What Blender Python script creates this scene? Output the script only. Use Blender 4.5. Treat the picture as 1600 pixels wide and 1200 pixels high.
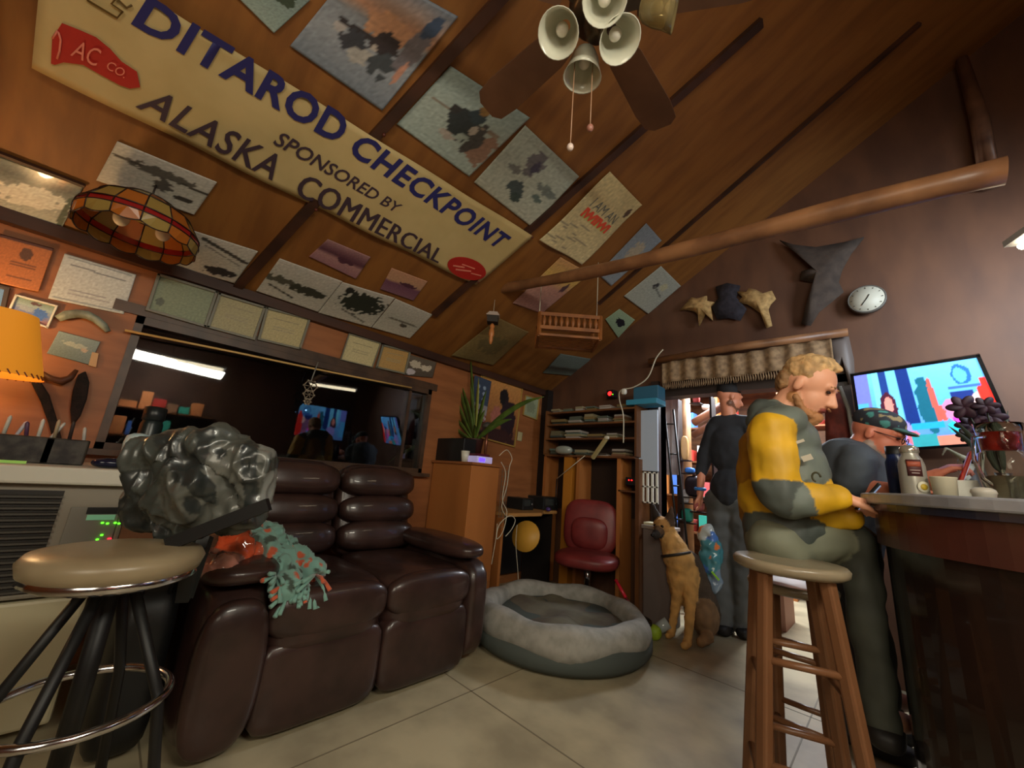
import bpy, math, random
from mathutils import Vector, Matrix, noise
random.seed(7)
for o in list(bpy.data.objects): bpy.data.objects.remove(o)
V = Vector; PI = math.pi
sc = bpy.context.scene; col = sc.collection
# ---------------- camera ----------------
R = Matrix(((0.7201450441698416, 0.10634879326872748, 0.6856245689354361),
            (0.6891860847004725, -0.22370757991285498, -0.6891860847004725),
            (0.08008530459984656, 0.9688368556469242, -0.23439601346296554)))
CAM = V((0, 0, 1.05)); FPX = 600.0
cd = bpy.data.cameras.new('camera'); co = bpy.data.objects.new('camera', cd); col.objects.link(co)
co.matrix_world = Matrix.Translation(CAM) @ R.to_4x4()
cd.sensor_width = 36; cd.lens = 36 * FPX / 1600; cd.clip_start = .02; cd.clip_end = 100
sc.camera = co
vs = sc.view_settings
vs.view_transform = 'Standard'; vs.look = 'None'; vs.gamma = 1; vs.use_curve_mapping = False
vs.exposure = 0.16
# ---------------- world ----------------
w = bpy.data.worlds.new('night'); sc.world = w; w.use_nodes = True
w.node_tree.nodes['Background'].inputs[0].default_value = (.02, .025, .035, 1)
w.node_tree.nodes['Background'].inputs[1].default_value = .3
# ---------------- large lights ----------------
def area(name, loc, target, sx, sy, power, colr, spread=PI):
    l = bpy.data.lights.new(name, 'AREA'); l.shape = 'RECTANGLE'; l.size = sx; l.size_y = sy
    l.energy = power; l.color = colr; l.spread = spread
    o = bpy.data.objects.new(name, l); col.objects.link(o); o.location = loc
    o.rotation_euler = (V(target) - V(loc)).to_track_quat('-Z', 'Y').to_euler(); return o
def point(name, loc, power, colr, r=.05):
    l = bpy.data.lights.new(name, 'POINT'); l.energy = power; l.color = colr; l.shadow_soft_size = r
    o = bpy.data.objects.new(name, l); col.objects.link(o); o.location = loc; return o
area('kitchen_tube_light', (1.0, .45, 2.18), (-1.6, 1.4, .6), 1.1, .13, 26, (1, .96, .80))
point('table_lamp_light', (-2.62, -.62, 1.42), 9, (1, .6, .25), .04)
area('workshop_light', (-1.1, 4.9, 2.5), (-1.1, 4.8, 0), 1.2, .5, 150, (.85, .92, 1))
area('bar_tube_light', (1.1, 2.5, 2.3), (.3, 3.6, 2.0), .5, .9, 20, (.78, .9, 1), math.radians(125))
area('warm_fill_light', (.7, -1.4, 2.0), (-1.2, 1.8, 1.3), 1.2, 1.2, 17, (1, .89, .68), math.radians(130))  # added soft warm fill from behind the camera; no bulb hangs here

# ---------------- helpers ----------------
T30 = math.tan(math.radians(30)); WX = -2.95; BY = 3.6
CN = V((-math.sin(math.radians(30)), 0, math.cos(math.radians(30))))   # ceiling normal (up)
def zc(x): return 2.09 + (x - WX) * T30
def P(px, py, x=None, y=None, z=None, c=None, d=None):
    """point of the room seen at photograph pixel (px,py) on a wall, floor level, the ceiling (c below it) or at a distance"""
    r = R @ V((px - 800, -(py - 600), -FPX))
    if d is not None: return CAM + r * (d / FPX)
    if c is not None:
        p0 = V((WX, 0, 2.09)) - CN * c
        return CAM + r * (CN.dot(p0 - CAM) / CN.dot(r))
    a, v = (0, x) if x is not None else (1, y) if y is not None else (2, z)
    return CAM + r * ((v - CAM[a]) / r[a])
def S(r, g, b):
    f = lambda v: (v/255/12.92 if v/255 <= .04045 else ((v/255+.055)/1.055)**2.4)
    return (f(r), f(g), f(b), 1)
MATS = {}
def mat(name, rgb, rough=.6, metal=0, rgb2=None, scale=12, stretch=(1, 1, 1), bump=0, emit=0, alpha=1, trans=0, coat=0, ior=1.45, detail=4, sss=0):
    if name in MATS: return MATS[name]
    m = bpy.data.materials.new(name); m.use_nodes = True; nt = m.node_tree; b = nt.nodes['Principled BSDF']
    c1 = S(*rgb); b.inputs['Base Color'].default_value = c1
    b.inputs['Roughness'].default_value = rough; b.inputs['Metallic'].default_value = metal
    b.inputs['Transmission Weight'].default_value = trans; b.inputs['Coat Weight'].default_value = coat
    b.inputs['IOR'].default_value = ior
    if alpha < 1: b.inputs['Alpha'].default_value = alpha
    if emit: b.inputs['Emission Color'].default_value = c1; b.inputs['Emission Strength'].default_value = emit
    if rgb2 or bump:
        tc = nt.nodes.new('ShaderNodeTexCoord'); mp = nt.nodes.new('ShaderNodeMapping'); nz = nt.nodes.new('ShaderNodeTexNoise')
        mp.inputs['Scale'].default_value = stretch; nz.inputs['Scale'].default_value = scale; nz.inputs['Detail'].default_value = detail
        nt.links.new(tc.outputs['Object'], mp.inputs[0]); nt.links.new(mp.outputs[0], nz.inputs[0])
        if rgb2:
            rp = nt.nodes.new('ShaderNodeValToRGB'); rp.color_ramp.elements[0].color = S(*rgb2); rp.color_ramp.elements[1].color = c1
            rp.color_ramp.elements[0].position = .35; rp.color_ramp.elements[1].position = .62
            nt.links.new(nz.outputs[0], rp.inputs[0]); nt.links.new(rp.outputs[0], b.inputs['Base Color'])
        if bump:
            bm_ = nt.nodes.new('ShaderNodeBump'); bm_.inputs['Strength'].default_value = bump; bm_.inputs['Distance'].default_value = .01
            nt.links.new(nz.outputs[0], bm_.inputs['Height']); nt.links.new(bm_.outputs[0], b.inputs['Normal'])
    MATS[name] = m; return m
def matcol(name, rough=.6, emit=0, coat=0, bump=0, sheen=0):
    if name in MATS: return MATS[name]
    m = bpy.data.materials.new(name); m.use_nodes = True; nt = m.node_tree; b = nt.nodes['Principled BSDF']
    a = nt.nodes.new('ShaderNodeAttribute'); a.attribute_name = 'Col'
    nt.links.new(a.outputs['Color'], b.inputs['Base Color']); b.inputs['Roughness'].default_value = rough
    b.inputs['Coat Weight'].default_value = coat; b.inputs['Sheen Weight'].default_value = sheen
    if emit: nt.links.new(a.outputs['Color'], b.inputs['Emission Color']); b.inputs['Emission Strength'].default_value = emit
    if bump:
        tc = nt.nodes.new('ShaderNodeTexCoord'); nz = nt.nodes.new('ShaderNodeTexNoise'); nz.inputs['Scale'].default_value = 60
        bb = nt.nodes.new('ShaderNodeBump'); bb.inputs['Strength'].default_value = bump; bb.inputs['Distance'].default_value = .005
        nt.links.new(tc.outputs['Object'], nz.inputs[0]); nt.links.new(nz.outputs[0], bb.inputs['Height']); nt.links.new(bb.outputs[0], b.inputs['Normal'])
    MATS[name] = m; return m

def tag(o, label=None, cat=None, group=None, kind=None):
    if label: o['label'] = label
    if cat: o['category'] = cat
    if group: o['group'] = group
    if kind: o['kind'] = kind
    return o
def thing(name, label, cat, loc, group=None):
    o = bpy.data.objects.new(name, None); col.objects.link(o); o.location = loc; o.empty_display_size = .05
    return tag(o, label, cat, group)
def adopt(o, parent):
    if parent is not None:
        o.parent = parent
        pl = V(parent.location); q = parent.parent
        while q is not None: q = None
        if parent.type == 'EMPTY': o.matrix_parent_inverse = Matrix.Translation(-pl)
    return o
class MB:
    def __init__(s): s.v = []; s.f = []; s.c = []; s.sm = []
    def add(s, vs_, fs, sm=True):
        n = len(s.v); s.v += [tuple(p) for p in vs_]; s.f += [tuple(i + n for i in f) for f in fs]; s.sm += [sm] * len(fs); return s
    def box(s, a, b):
        x0, y0, z0 = [min(a[i], b[i]) for i in range(3)]; x1, y1, z1 = [max(a[i], b[i]) for i in range(3)]
        return s.hexa([(x0,y0,z0),(x1,y0,z0),(x1,y1,z0),(x0,y1,z0),(x0,y0,z1),(x1,y0,z1),(x1,y1,z1),(x0,y1,z1)])
    def hexa(s, q): return s.add(q, [(0,3,2,1),(4,5,6,7),(0,1,5,4),(1,2,6,5),(2,3,7,6),(3,0,4,7)], False)
    def obox(s, c, half, rot=None, ax=None):
        M = ax if ax is not None else (rot.to_matrix() if rot is not None else Matrix.Identity(3))
        c = V(c); q = [c + M @ V((sx*half[0], sy*half[1], sz*half[2])) for sz in (-1, 1) for sx, sy in ((-1,-1),(1,-1),(1,1),(-1,1))]
        return s.hexa(q)
    def bar(s, a, b, w, h, up=(0, 0, 1)):
        a = V(a); b = V(b); t = (b - a).normalized(); u = V(up); r = t.cross(u)
        if r.length < 1e-4: r = t.cross(V((1, 0, 0)))
        r.normalize(); u = r.cross(t)
        return s.hexa([a - r*w/2 - u*h/2, a + r*w/2 - u*h/2, b + r*w/2 - u*h/2, b - r*w/2 - u*h/2,
                       a - r*w/2 + u*h/2, a + r*w/2 + u*h/2, b + r*w/2 + u*h/2, b - r*w/2 + u*h/2])
    def tube(s, pts, rad, seg=10, closed=False, cap=True):
        pts = [V(p) for p in pts]; n = len(pts); rs = rad if isinstance(rad, (list, tuple)) else [rad] * n
        vs_ = []; prev = None
        for i, p in enumerate(pts):
            t = (pts[(i+1) % n] - pts[i-1]) if closed else (pts[min(i+1, n-1)] - pts[max(i-1, 0)])
            t = t.normalized() if t.length > 1e-9 else V((0, 0, 1))
            if prev is None: u = t.orthogonal().normalized()
            else:
                u = prev - t * prev.dot(t)
                u = u.normalized() if u.length > 1e-6 else t.orthogonal().normalized()
            prev = u; w_ = t.cross(u)
            vs_ += [p + (u*math.cos(2*PI*k/seg) + w_*math.sin(2*PI*k/seg)) * rs[i] for k in range(seg)]
        fs = []
        for i in range(n if closed else n - 1):
            j = (i + 1) % n
            fs += [(i*seg + k, i*seg + (k+1) % seg, j*seg + (k+1) % seg, j*seg + k) for k in range(seg)]
        if cap and not closed: fs += [tuple(range(seg))[::-1], tuple((n-1)*seg + k for k in range(seg))]
        return s.add(vs_, fs)
    def lathe(s, prof, c, ax=(0, 0, 1), seg=24, a0=0, a1=2*PI, sq=1):
        """prof: (radius, height) pairs round axis ax"""
        ax = V(ax).normalized(); u = ax.orthogonal().normalized() if abs(ax.z) < .999 else V((1, 0, 0)); w_ = ax.cross(u); c = V(c)
        full = abs(a1 - a0 - 2*PI) < 1e-6; m = seg if full else seg + 1
        vs_ = [c + ax*h + (u*math.cos(a0 + (a1-a0)*k/seg) + w_*math.sin(a0 + (a1-a0)*k/seg)*sq)*r for r, h in prof for k in range(m)]
        fs = [(i*m + k, i*m + (k+1) % m, (i+1)*m + (k+1) % m, (i+1)*m + k) for i in range(len(prof)-1) for k in range(seg)]
        return s.add(vs_, fs)
    def sup(s, c, h, n=4, M=None, res=10, flat=None):
        """rounded cushion: superellipsoid of exponent n"""
        c = V(c); vs_ = []; idx = {}; fs = []
        def vid(p):
            k = tuple(round(t, 5) for t in p)
            if k not in idx:
                L = (abs(p[0])**n + abs(p[1])**n + abs(p[2])**n) ** (1/n); q = V((p[0]/L*h[0], p[1]/L*h[1], p[2]/L*h[2]))
                idx[k] = len(vs_); vs_.append(c + (M @ q if M is not None else q))
            return idx[k]
        g = [math.tan((-1 + 2*i/res) * PI/4) for i in range(res + 1)]
        for a in range(3):
            for sg in (-1, 1):
                for i in range(res):
                    for j in range(res):
                        qs = []
                        for (ii, jj) in ((i, j), (i+1, j), (i+1, j+1), (i, j+1)):
                            p = [0, 0, 0]; p[a] = sg; p[(a+1) % 3] = g[ii]; p[(a+2) % 3] = g[jj]; qs.append(vid(p))
                        fs.append(tuple(qs if sg > 0 else qs[::-1]))
        return s.add(vs_, fs)
    def prism(s, poly, off):
        poly = [V(p) for p in poly]; n = len(poly); off = V(off)
        return s.add(poly + [p + off for p in poly], [tuple(range(n))[::-1], tuple(range(n, 2*n))] + [(i, (i+1) % n, (i+1) % n + n, i + n) for i in range(n)], False)
    def sheet(s, fn, nu, nv, th=.003):
        """fn(u,v)->Vector; a cloth with thickness"""
        A = [[V(fn(i/nu, j/nv)) for i in range(nu+1)] for j in range(nv+1)]
        vs_ = []; W = nu + 1
        nr = []
        for j in range(nv+1):
            for i in range(nu+1):
                du = A[j][min(i+1, nu)] - A[j][max(i-1, 0)]; dv = A[min(j+1, nv)][i] - A[max(j-1, 0)][i]
                nn = du.cross(dv); nr.append(nn.normalized() if nn.length > 1e-9 else V((0, 0, 1)))
        pts = [A[j][i] for j in range(nv+1) for i in range(W)]
        vs_ = pts + [p - q*th for p, q in zip(pts, nr)]; N = len(pts)
        fs = [(j*W+i, j*W+i+1, (j+1)*W+i+1, (j+1)*W+i) for j in range(nv) for i in range(nu)]
        fs += [tuple(k + N for k in f[::-1]) for f in fs]
        for i in range(nu): fs += [(i, i+N, i+1+N, i+1), (nv*W+i+1, nv*W+i+1+N, nv*W+i+N, nv*W+i)]
        for j in range(nv): fs += [((j+1)*W, (j+1)*W+N, j*W+N, j*W), (j*W+nu, j*W+nu+N, (j+1)*W+nu+N, (j+1)*W+nu)]
        return s.add(vs_, fs)
    def build(s, name, m, parent=None, bevel=0, colf=None, colors=None, smooth=None):
        me = bpy.data.meshes.new(name); me.from_pydata(s.v, [], s.f)
        me.polygons.foreach_set('use_smooth', s.sm if smooth is None else [smooth]*len(s.f))
        me.materials.append(m); o = bpy.data.objects.new(name, me); col.objects.link(o)
        if colf or colors:
            at_ = me.color_attributes.new('Col', 'FLOAT_COLOR', 'POINT'); buf = []
            for i, p in enumerate(s.v): buf += list(colf(V(p)) if colf else colors[i])
            at_.data.foreach_set('color', buf)
        if bevel:
            b = o.modifiers.new('bevel', 'BEVEL'); b.width = bevel; b.segments = 2; b.limit_method = 'ANGLE'
        me.update(); return adopt(o, parent)
def solo(o, label, cat, group=None, kind=None): return tag(o, label, cat, group, kind)
def struct(o): o['kind'] = 'structure'; return o
def copy_tree(o, parent=None):
    c = o.copy(); col.objects.link(c); c.parent = parent
    for ch in o.children: copy_tree(ch, c)
    return c
def nz(x, y, z=0): return noise.noise(V((x, y, z)))
def pic(stops, items, seed=0, grain=.04):
    """stops: (v,rgb) bottom to top; items: ('e',cx,cy,rx,ry,rgb,rough) or ('b',x0,y0,x1,y1,rgb) or ('l',x0,y0,x1,y1,w,rgb)"""
    def f(u, v):
        v2 = v + .03*nz(u*5, v*5, seed)
        c = stops[0][1]
        for (a, ca), (b, cb) in zip(stops, stops[1:]):
            if v2 >= a:
                t = min(1, (v2-a)/max(b-a, 1e-6)); c = tuple(ca[k]*(1-t) + cb[k]*t for k in range(3))
        for it in items:
            if it[0] == 'e':
                _, cx, cy, rx, ry, cc, ro = it
                if ((u-cx)/rx)**2 + ((v-cy)/ry)**2 + ro*nz(u*14, v*14, seed+cx*9) < 1: c = cc
            elif it[0] == 'b':
                if it[1] <= u <= it[3] and it[2] <= v <= it[4]: c = it[5]
            else:
                _, x0, y0, x1, y1, w_, cc = it; dx, dy = x1-x0, y1-y0; t = max(0, min(1, ((u-x0)*dx + (v-y0)*dy)/(dx*dx+dy*dy)))
                if math.hypot(u-x0-t*dx, v-y0-t*dy) < w_: c = cc
        g = 1 + grain*4*nz(u*30, v*30, seed+3)
        return S(*[max(0, min(255, k*g)) for k in c])
    return f
def quadfn(q, bulge=0):
    bl, br, tr, tl = [V(p) for p in q]; n = (br-bl).cross(tl-bl).normalized()
    return lambda u, v: (bl*(1-u)+br*u)*(1-v) + (tl*(1-u)+tr*u)*v + n*(bulge*math.sin(PI*u)*math.sin(PI*v))
def paint(name, q, f, nu=48, nv=36, th=.004, m=None, parent=None, fn=None, bulge=0):
    fn = fn or quadfn(q, bulge); b = MB().sheet(fn, nu, nv, th)
    cs = [f(i/nu, j/nv) for j in range(nv+1) for i in range(nu+1)]
    return b.build(name, m or matcol('print', .45), parent, colors=cs+cs)
def poster(name, q, f, label, cat, frame=None, fw=.015, border=None, bulge=0, nu=48, nv=36, group=None, gloss=None, fmat=None):
    m = matcol('glossy_print', .25, coat=.5) if gloss else matcol('print', .5)
    if frame is None:
        o = paint(name, q, f, nu, nv, .004, m, None, bulge=bulge); return solo(o, label, cat, group)
    c = sum((V(p) for p in q), V((0, 0, 0)))/4
    t = thing(name, label, cat, (V(q[0])+V(q[1]))/2, group)
    paint('print', q, f, nu, nv, .004, m, t)
    bl, br, tr, tl = [V(p) for p in q]; n = (br-bl).cross(tl-bl).normalized(); b = MB()
    for a, e in ((bl, br), (br, tr), (tr, tl), (tl, bl)):
        d = (e-a).normalized()*fw/2; b.bar(a-d, e+d, .02, fw, up=(c-(a+e)/2)) if False else b.bar(a-d+n*.004, e+d+n*.004, fw, .02, up=n)
    b.build('frame', fmat or frame, t, bevel=.002); return t
def textmesh(name, txt, q, m, parent, bold=.02, lift=.004, shear=0, space=1, thick=0):
    cu = bpy.data.curves.new(name, 'FONT'); cu.body = txt; cu.offset = bold; cu.shear = shear; cu.resolution_u = 3; cu.space_character = space
    o = bpy.data.objects.new(name, cu); col.objects.link(o); dg = bpy.context.evaluated_depsgraph_get(); dg.update()
    me = bpy.data.meshes.new_from_object(o.evaluated_get(dg)); bpy.data.objects.remove(o)
    xs = [v.co.x for v in me.vertices]; ys = [v.co.y for v in me.vertices]
    x0, x1, y0, y1 = min(xs), max(xs), min(ys), max(ys); fn = quadfn(q) if not callable(q) else q
    bl, br, tl = fn(0, 0), fn(1, 0), fn(0, 1); n = (br-bl).cross(tl-bl).normalized()
    for v in me.vertices: v.co = fn((v.co.x-x0)/(x1-x0), (v.co.y-y0)/(y1-y0)) + n*lift
    if thick:
        vv = [v.co.copy() for v in me.vertices]; ff = [tuple(p.vertices) for p in me.polygons]; e = (br-bl).normalized(); N = len(vv); me = bpy.data.meshes.new(name)
        me.from_pydata([p + e*thick*k - n*.0002*k for k in (0, 1, 2) for p in vv], [], [tuple(i + N*k for i in f) for k in (0, 1, 2) for f in ff])
    me.name = name; me.materials.clear(); me.materials.append(m); t = bpy.data.objects.new(name, me); col.objects.link(t); return adopt(t, parent)
def sdf(p, pr):
    if pr[0] == 'c':
        a, r0, b, r1 = pr[1:5]; ab = b-a; t = max(0, min(1, (p-a).dot(ab)/max(ab.dot(ab), 1e-9))); return (p-a-ab*t).length - (r0*(1-t)+r1*t)
    q = pr[3].transposed() @ (p-pr[1]); h = pr[2]; k = math.sqrt((q.x/h[0])**2+(q.y/h[1])**2+(q.z/h[2])**2); return (k-1)*min(h)
def blob(name, prims, m, parent=None, voxel=.01, smooth=6, colf=None, disp=0, dscale=8, fold=0):
    """prims: ('c',p0,r0,p1,r1,rgb) tapered limb, ('e',centre,(rx,ry,rz),Matrix,rgb); grown into one continuous skin"""
    b = MB(); P2 = []
    for pr in prims:
        if pr[0] == 'c':
            a, r0, e, r1 = V(pr[1]), pr[2], V(pr[3]), pr[4]; P2.append(('c', a, r0, e, r1) + tuple(pr[5:]))
            n = max(3, int((e-a).length/max(min(r0, r1), .004)*1.5)); n = min(n, 14); d = (e-a)
            L = max(d.length, 1e-6); t = d/L; k = 5
            pts = [a - t*r0*math.cos(PI/2*i/k)*.98 for i in range(0, k)] + [a + d*i/n for i in range(n+1)] + [e + t*r1*math.sin(PI/2*i/k)*.98 for i in range(1, k+1)]
            rs = [max(r0*math.sin(PI/2*i/k), .0008) for i in range(0, k)] + [r0+(r1-r0)*i/n for i in range(n+1)] + [max(r1*math.cos(PI/2*i/k), .0008) for i in range(1, k+1)]
            b.tube(pts, rs, 14)
        else:
            M = pr[3] if pr[3] is not None else Matrix.Identity(3); P2.append(('e', V(pr[1]), pr[2], M) + tuple(pr[4:])); b.sup(pr[1], pr[2], 2, M, 8)
    me = bpy.data.meshes.new(name); me.from_pydata(b.v, [], b.f); o = bpy.data.objects.new(name, me); col.objects.link(o)
    md = o.modifiers.new('r', 'REMESH'); md.mode = 'VOXEL'; md.voxel_size = voxel
    sm = o.modifiers.new('s', 'SMOOTH'); sm.iterations = smooth; sm.factor = .5
    dg = bpy.context.evaluated_depsgraph_get(); dg.update()
    m2 = bpy.data.meshes.new_from_object(o.evaluated_get(dg)); bpy.data.objects.remove(o); m2.name = name
    if disp:
        m2.update(); ns = [v.normal.copy() for v in m2.vertices]
        for v, n_ in zip(m2.vertices, ns):
            if fold:
                c_ = v.co; a_ = nz(c_.x*dscale+c_.z*dscale*.9, c_.y*dscale, (c_.z-c_.x)*dscale*.35); b_ = nz(c_.x*dscale*2.1, c_.y*dscale*2.1+7, c_.z*dscale*1.2)
                v.co += n_*disp*((1-3.2*abs(a_)) + .55*(1-3.2*abs(b_)))
            else: v.co += n_*disp*(nz(*(v.co*dscale)) + .5*nz(*(v.co*dscale*2.3)))
    for p in m2.polygons: p.use_smooth = True
    m2.materials.clear(); m2.materials.append(m)
    at_ = m2.color_attributes.new('Col', 'FLOAT_COLOR', 'POINT'); buf = []
    for v in m2.vertices:
        pr = min(P2, key=lambda q: sdf(v.co, q)) if len(P2) > 1 else P2[0]; c = pr[-1] if isinstance(pr[-1], tuple) and len(pr[-1]) == 3 else (120, 120, 120)
        if colf: c = colf(v.co, c)
        buf += list(S(*c))
    at_.data.foreach_set('color', buf)
    o = bpy.data.objects.new(name, m2); col.objects.link(o); return adopt(o, parent)
def frame3(f, u=(0, 0, 1)):
    """matrix with columns forward, left, up"""
    f = V(f).normalized(); l = V(u).cross(f).normalized(); u2 = f.cross(l); M = Matrix((f, l, u2)); return M.transposed()
# ================= setting =================
ceilm = mat('plywood ceiling', (142, 92, 42), .55, rgb2=(122, 76, 34), scale=2.2, stretch=(1, 5, 1), bump=.05, detail=8)
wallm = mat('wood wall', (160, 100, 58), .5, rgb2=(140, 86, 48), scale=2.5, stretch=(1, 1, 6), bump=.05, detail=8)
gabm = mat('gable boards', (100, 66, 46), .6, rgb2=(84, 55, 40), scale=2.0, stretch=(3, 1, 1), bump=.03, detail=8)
darkw = mat('dark stained trim', (74, 44, 30), .5, rgb2=(50, 30, 22), scale=6, stretch=(1, .2, 1))
logm = mat('peeled log', (146, 102, 68), .4, rgb2=(108, 72, 48), scale=5, stretch=(1, 1, 1), bump=.3)
flm = mat('beige sheet floor', (186, 172, 140), .38, rgb2=(150, 138, 112), scale=3, stretch=(1, 1, 1), bump=.05)
seamm = mat('floor seam', (120, 108, 86), .6)
whitep = mat('white plastic', (214, 212, 200), .4)
black = mat('black matte', (16, 16, 17), .5)
blackg = mat('black gloss', (14, 14, 16), .2)
chrome = mat('chrome', (200, 200, 205), .15, 1)
brass = mat('brass', (190, 150, 80), .3, 1)
steel = mat('grey steel', (120, 122, 124), .35, .8)
cream = mat('cream enamel', (196, 188, 158), .4)
greyc = mat('grey enamel', (128, 124, 114), .5)
# floor with board seams
fl = MB(); fl.box((-3.1, -2.6, -.08), (2.6, 7.4, 0)); struct(fl.build('floor', flm))
b = MB()
for x in (-1.62, -.42, .8): b.box((x-.003, -2.5, 0), (x+.003, 3.6, .0012))
for i, y in enumerate((-.9, .32, 1.52, 2.74)): b.box((-2.9, y-.003, 0), (2.4, y+.003, .0012))
struct(b.build('trim_1', seamm))
# ceiling: left slope, right slope
XR = 1.25; ZR = zc(XR)
b = MB(); d = V((-.5, 0, .866))*.08
q = [V((WX-.1, -2.6, zc(WX-.1))), V((XR, -2.6, ZR)), V((XR, BY, ZR)), V((WX-.1, BY, zc(WX-.1)))]
b.prism([q[0], q[3], q[2], q[1]], d)
q = [V((XR, -2.6, ZR)), V((2.6, -2.6, ZR-(2.6-XR)*T30)), V((2.6, BY, ZR-(2.6-XR)*T30)), V((XR, BY, ZR))]
b.prism([q[0], q[3], q[2], q[1]], (0, 0, .09)); struct(b.build('ceiling', ceilm))
# walls
def wallbox(name, a, c, m): return struct(MB().box(a, c).build(name, m))
GZ0, GZ1, GY0, GY1 = 1.02, 1.76, -.05, 1.93          # window opening in the left wall
b = MB()
b.box((WX-.12, -2.6, 0), (WX, GY0, 2.09)); b.box((WX-.12, GY1, 0), (WX, BY, 2.09))
b.box((WX-.12, GY0, 0), (WX, GY1, GZ0)); b.box((WX-.12, GY0, GZ1), (WX, GY1, 2.09)); struct(b.build('wall_left', wallm))
DX0, DX1, DZ = -1.535, -.24, 1.97                     # doorway in the back wall
b = MB(); y0, y1 = BY, BY+.12
b.box((WX-.12, y0, 0), (DX0, y1, 2.09)); b.box((DX1, y0, 0), (2.6, y1, 2.09)); b.box((DX0, y0, DZ), (DX1, y1, 2.09))
b.prism([V((WX, y0, 2.09)), V((2.6, y0, 2.09)), V((2.6, y0, ZR-(2.6-XR)*T30)), V((XR, y0, ZR))], (0, .12, 0))
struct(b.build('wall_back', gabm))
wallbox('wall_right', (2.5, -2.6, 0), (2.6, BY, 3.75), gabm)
b = MB(); b.prism([V((WX-.12, -2.6, 0)), V((2.6, -2.6, 0)), V((2.6, -2.6, 3.7)), V((XR, -2.6, ZR)), V((WX-.12, -2.6, 2.0))], (0, -.1, 0)); struct(b.build('wall_front', wallm))
# window: frame, two panes, sill; night outside
wd = mat('window wood', (84, 62, 46), .4, rgb2=(60, 44, 34), scale=8)
b = MB(); x0, x1 = WX-.10, WX+.012
b.box((x0, GY0, GZ1-.045), (x1, GY1, GZ1)); b.box((x0, GY0, GZ0), (x1, GY1, GZ0+.035)); b.box((x0, GY0, GZ0), (x1, GY0+.035, GZ1)); b.box((x0, GY1-.035, GZ0), (x1, GY1, GZ1))
b.box((x0, 1.72, GZ0), (x1-.03, 1.745, GZ1)); struct(b.build('window_1', wd))
gl = mat('window glass', (225, 235, 240), .02, trans=1, ior=1.52)
struct(MB().box((WX-.03, GY0+.035, GZ0+.035), (WX-.026, GY1-.035, GZ1-.045)).build('window_2', gl))
night = mat('night outside', (6, 7, 10), .9)
struct(MB().box((-4.6, -2, -.05), (-4.5, 4, 3)).build('wall_outside', night))
struct(MB().box((WX-.02, GY0-.05, GZ0-.03), (WX+.07, GY1+.05, GZ0)).build('window_3', wd))
# rafter battens and eaves trims
def ctrim(name, a, c_, w, th, m=darkw):
    a = V(a); c_ = V(c_); return struct(MB().bar(a, c_, w, th, up=CN).build(name, m))
for i, (pa, pb) in enumerate(((None, None), ((368, 452), (775, 5)), ((678, 492), (1190, 35)), ((935, 475), (1437, 37)))):
    if pa is None: a_, e_ = V((WX+.04, -.66, zc(WX+.04)-.015)), V((1.2, -.62, zc(1.2)-.015))
    else: a_, e_ = P(*pa, c=.015), P(*pb, c=.015)
    if i == 1: e_ = e_ + (e_-a_)*.6
    ctrim('trim_%d' % (i+2), a_, e_, .05 if i < 3 else .022, .03)
struct(MB().box((WX, -2.5, 2.035), (WX+.05, BY, 2.10)).build('trim_8', darkw))
q9 = P(133, 291, c=.015); q8 = P(0, 240, c=.015); ctrim('trim_9', q8+(q8-q9)*3, q9, .014, .02)
struct(MB().box((WX, BY-.1, 0), (WX+.09, BY, 2.1)).build('trim_10', mat('dark post', (30, 22, 18), .6)))
struct(MB().box((WX, GY0-.1, GZ1), (WX+.015, 1.98, GZ1+.06)).build('trim_11', wd))
# doorway casing: dark post on the left, header
dk = mat('door casing', (52, 40, 36), .5, rgb2=(38, 28, 24), scale=6)
struct(MB().box((DX0-.075, BY-.05, 0), (DX0, BY+.12, DZ+.1)).build('door_1', dk))
struct(MB().box((DX0, BY-.03, DZ-.06), (DX1+.1, BY+.12, DZ+.02)).build('door_2', dk))
struct(MB().box((DX1, BY-.03, 0), (DX1+.1, BY+.12, DZ)).build('door_3', dk))
# room beyond the doorway
shopw = mat('workshop wall', (150, 104, 70), .6, rgb2=(110, 74, 52), scale=4, stretch=(1, 1, 5))
wallbox('wall_workshop_back', (-3, 6.6, 0), (1.6, 6.7, 2.6), shopw)
wallbox('wall_workshop_left', (-2.6, BY+.12, 0), (-2.5, 6.6, 2.6), shopw)
wallbox('wall_workshop_right', (1.5, BY+.12, 0), (1.6, 6.6, 2.6), shopw)
wallbox('ceiling_workshop', (-2.6, BY+.12, 2.6), (1.6, 6.7, 2.68), shopw)

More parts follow.
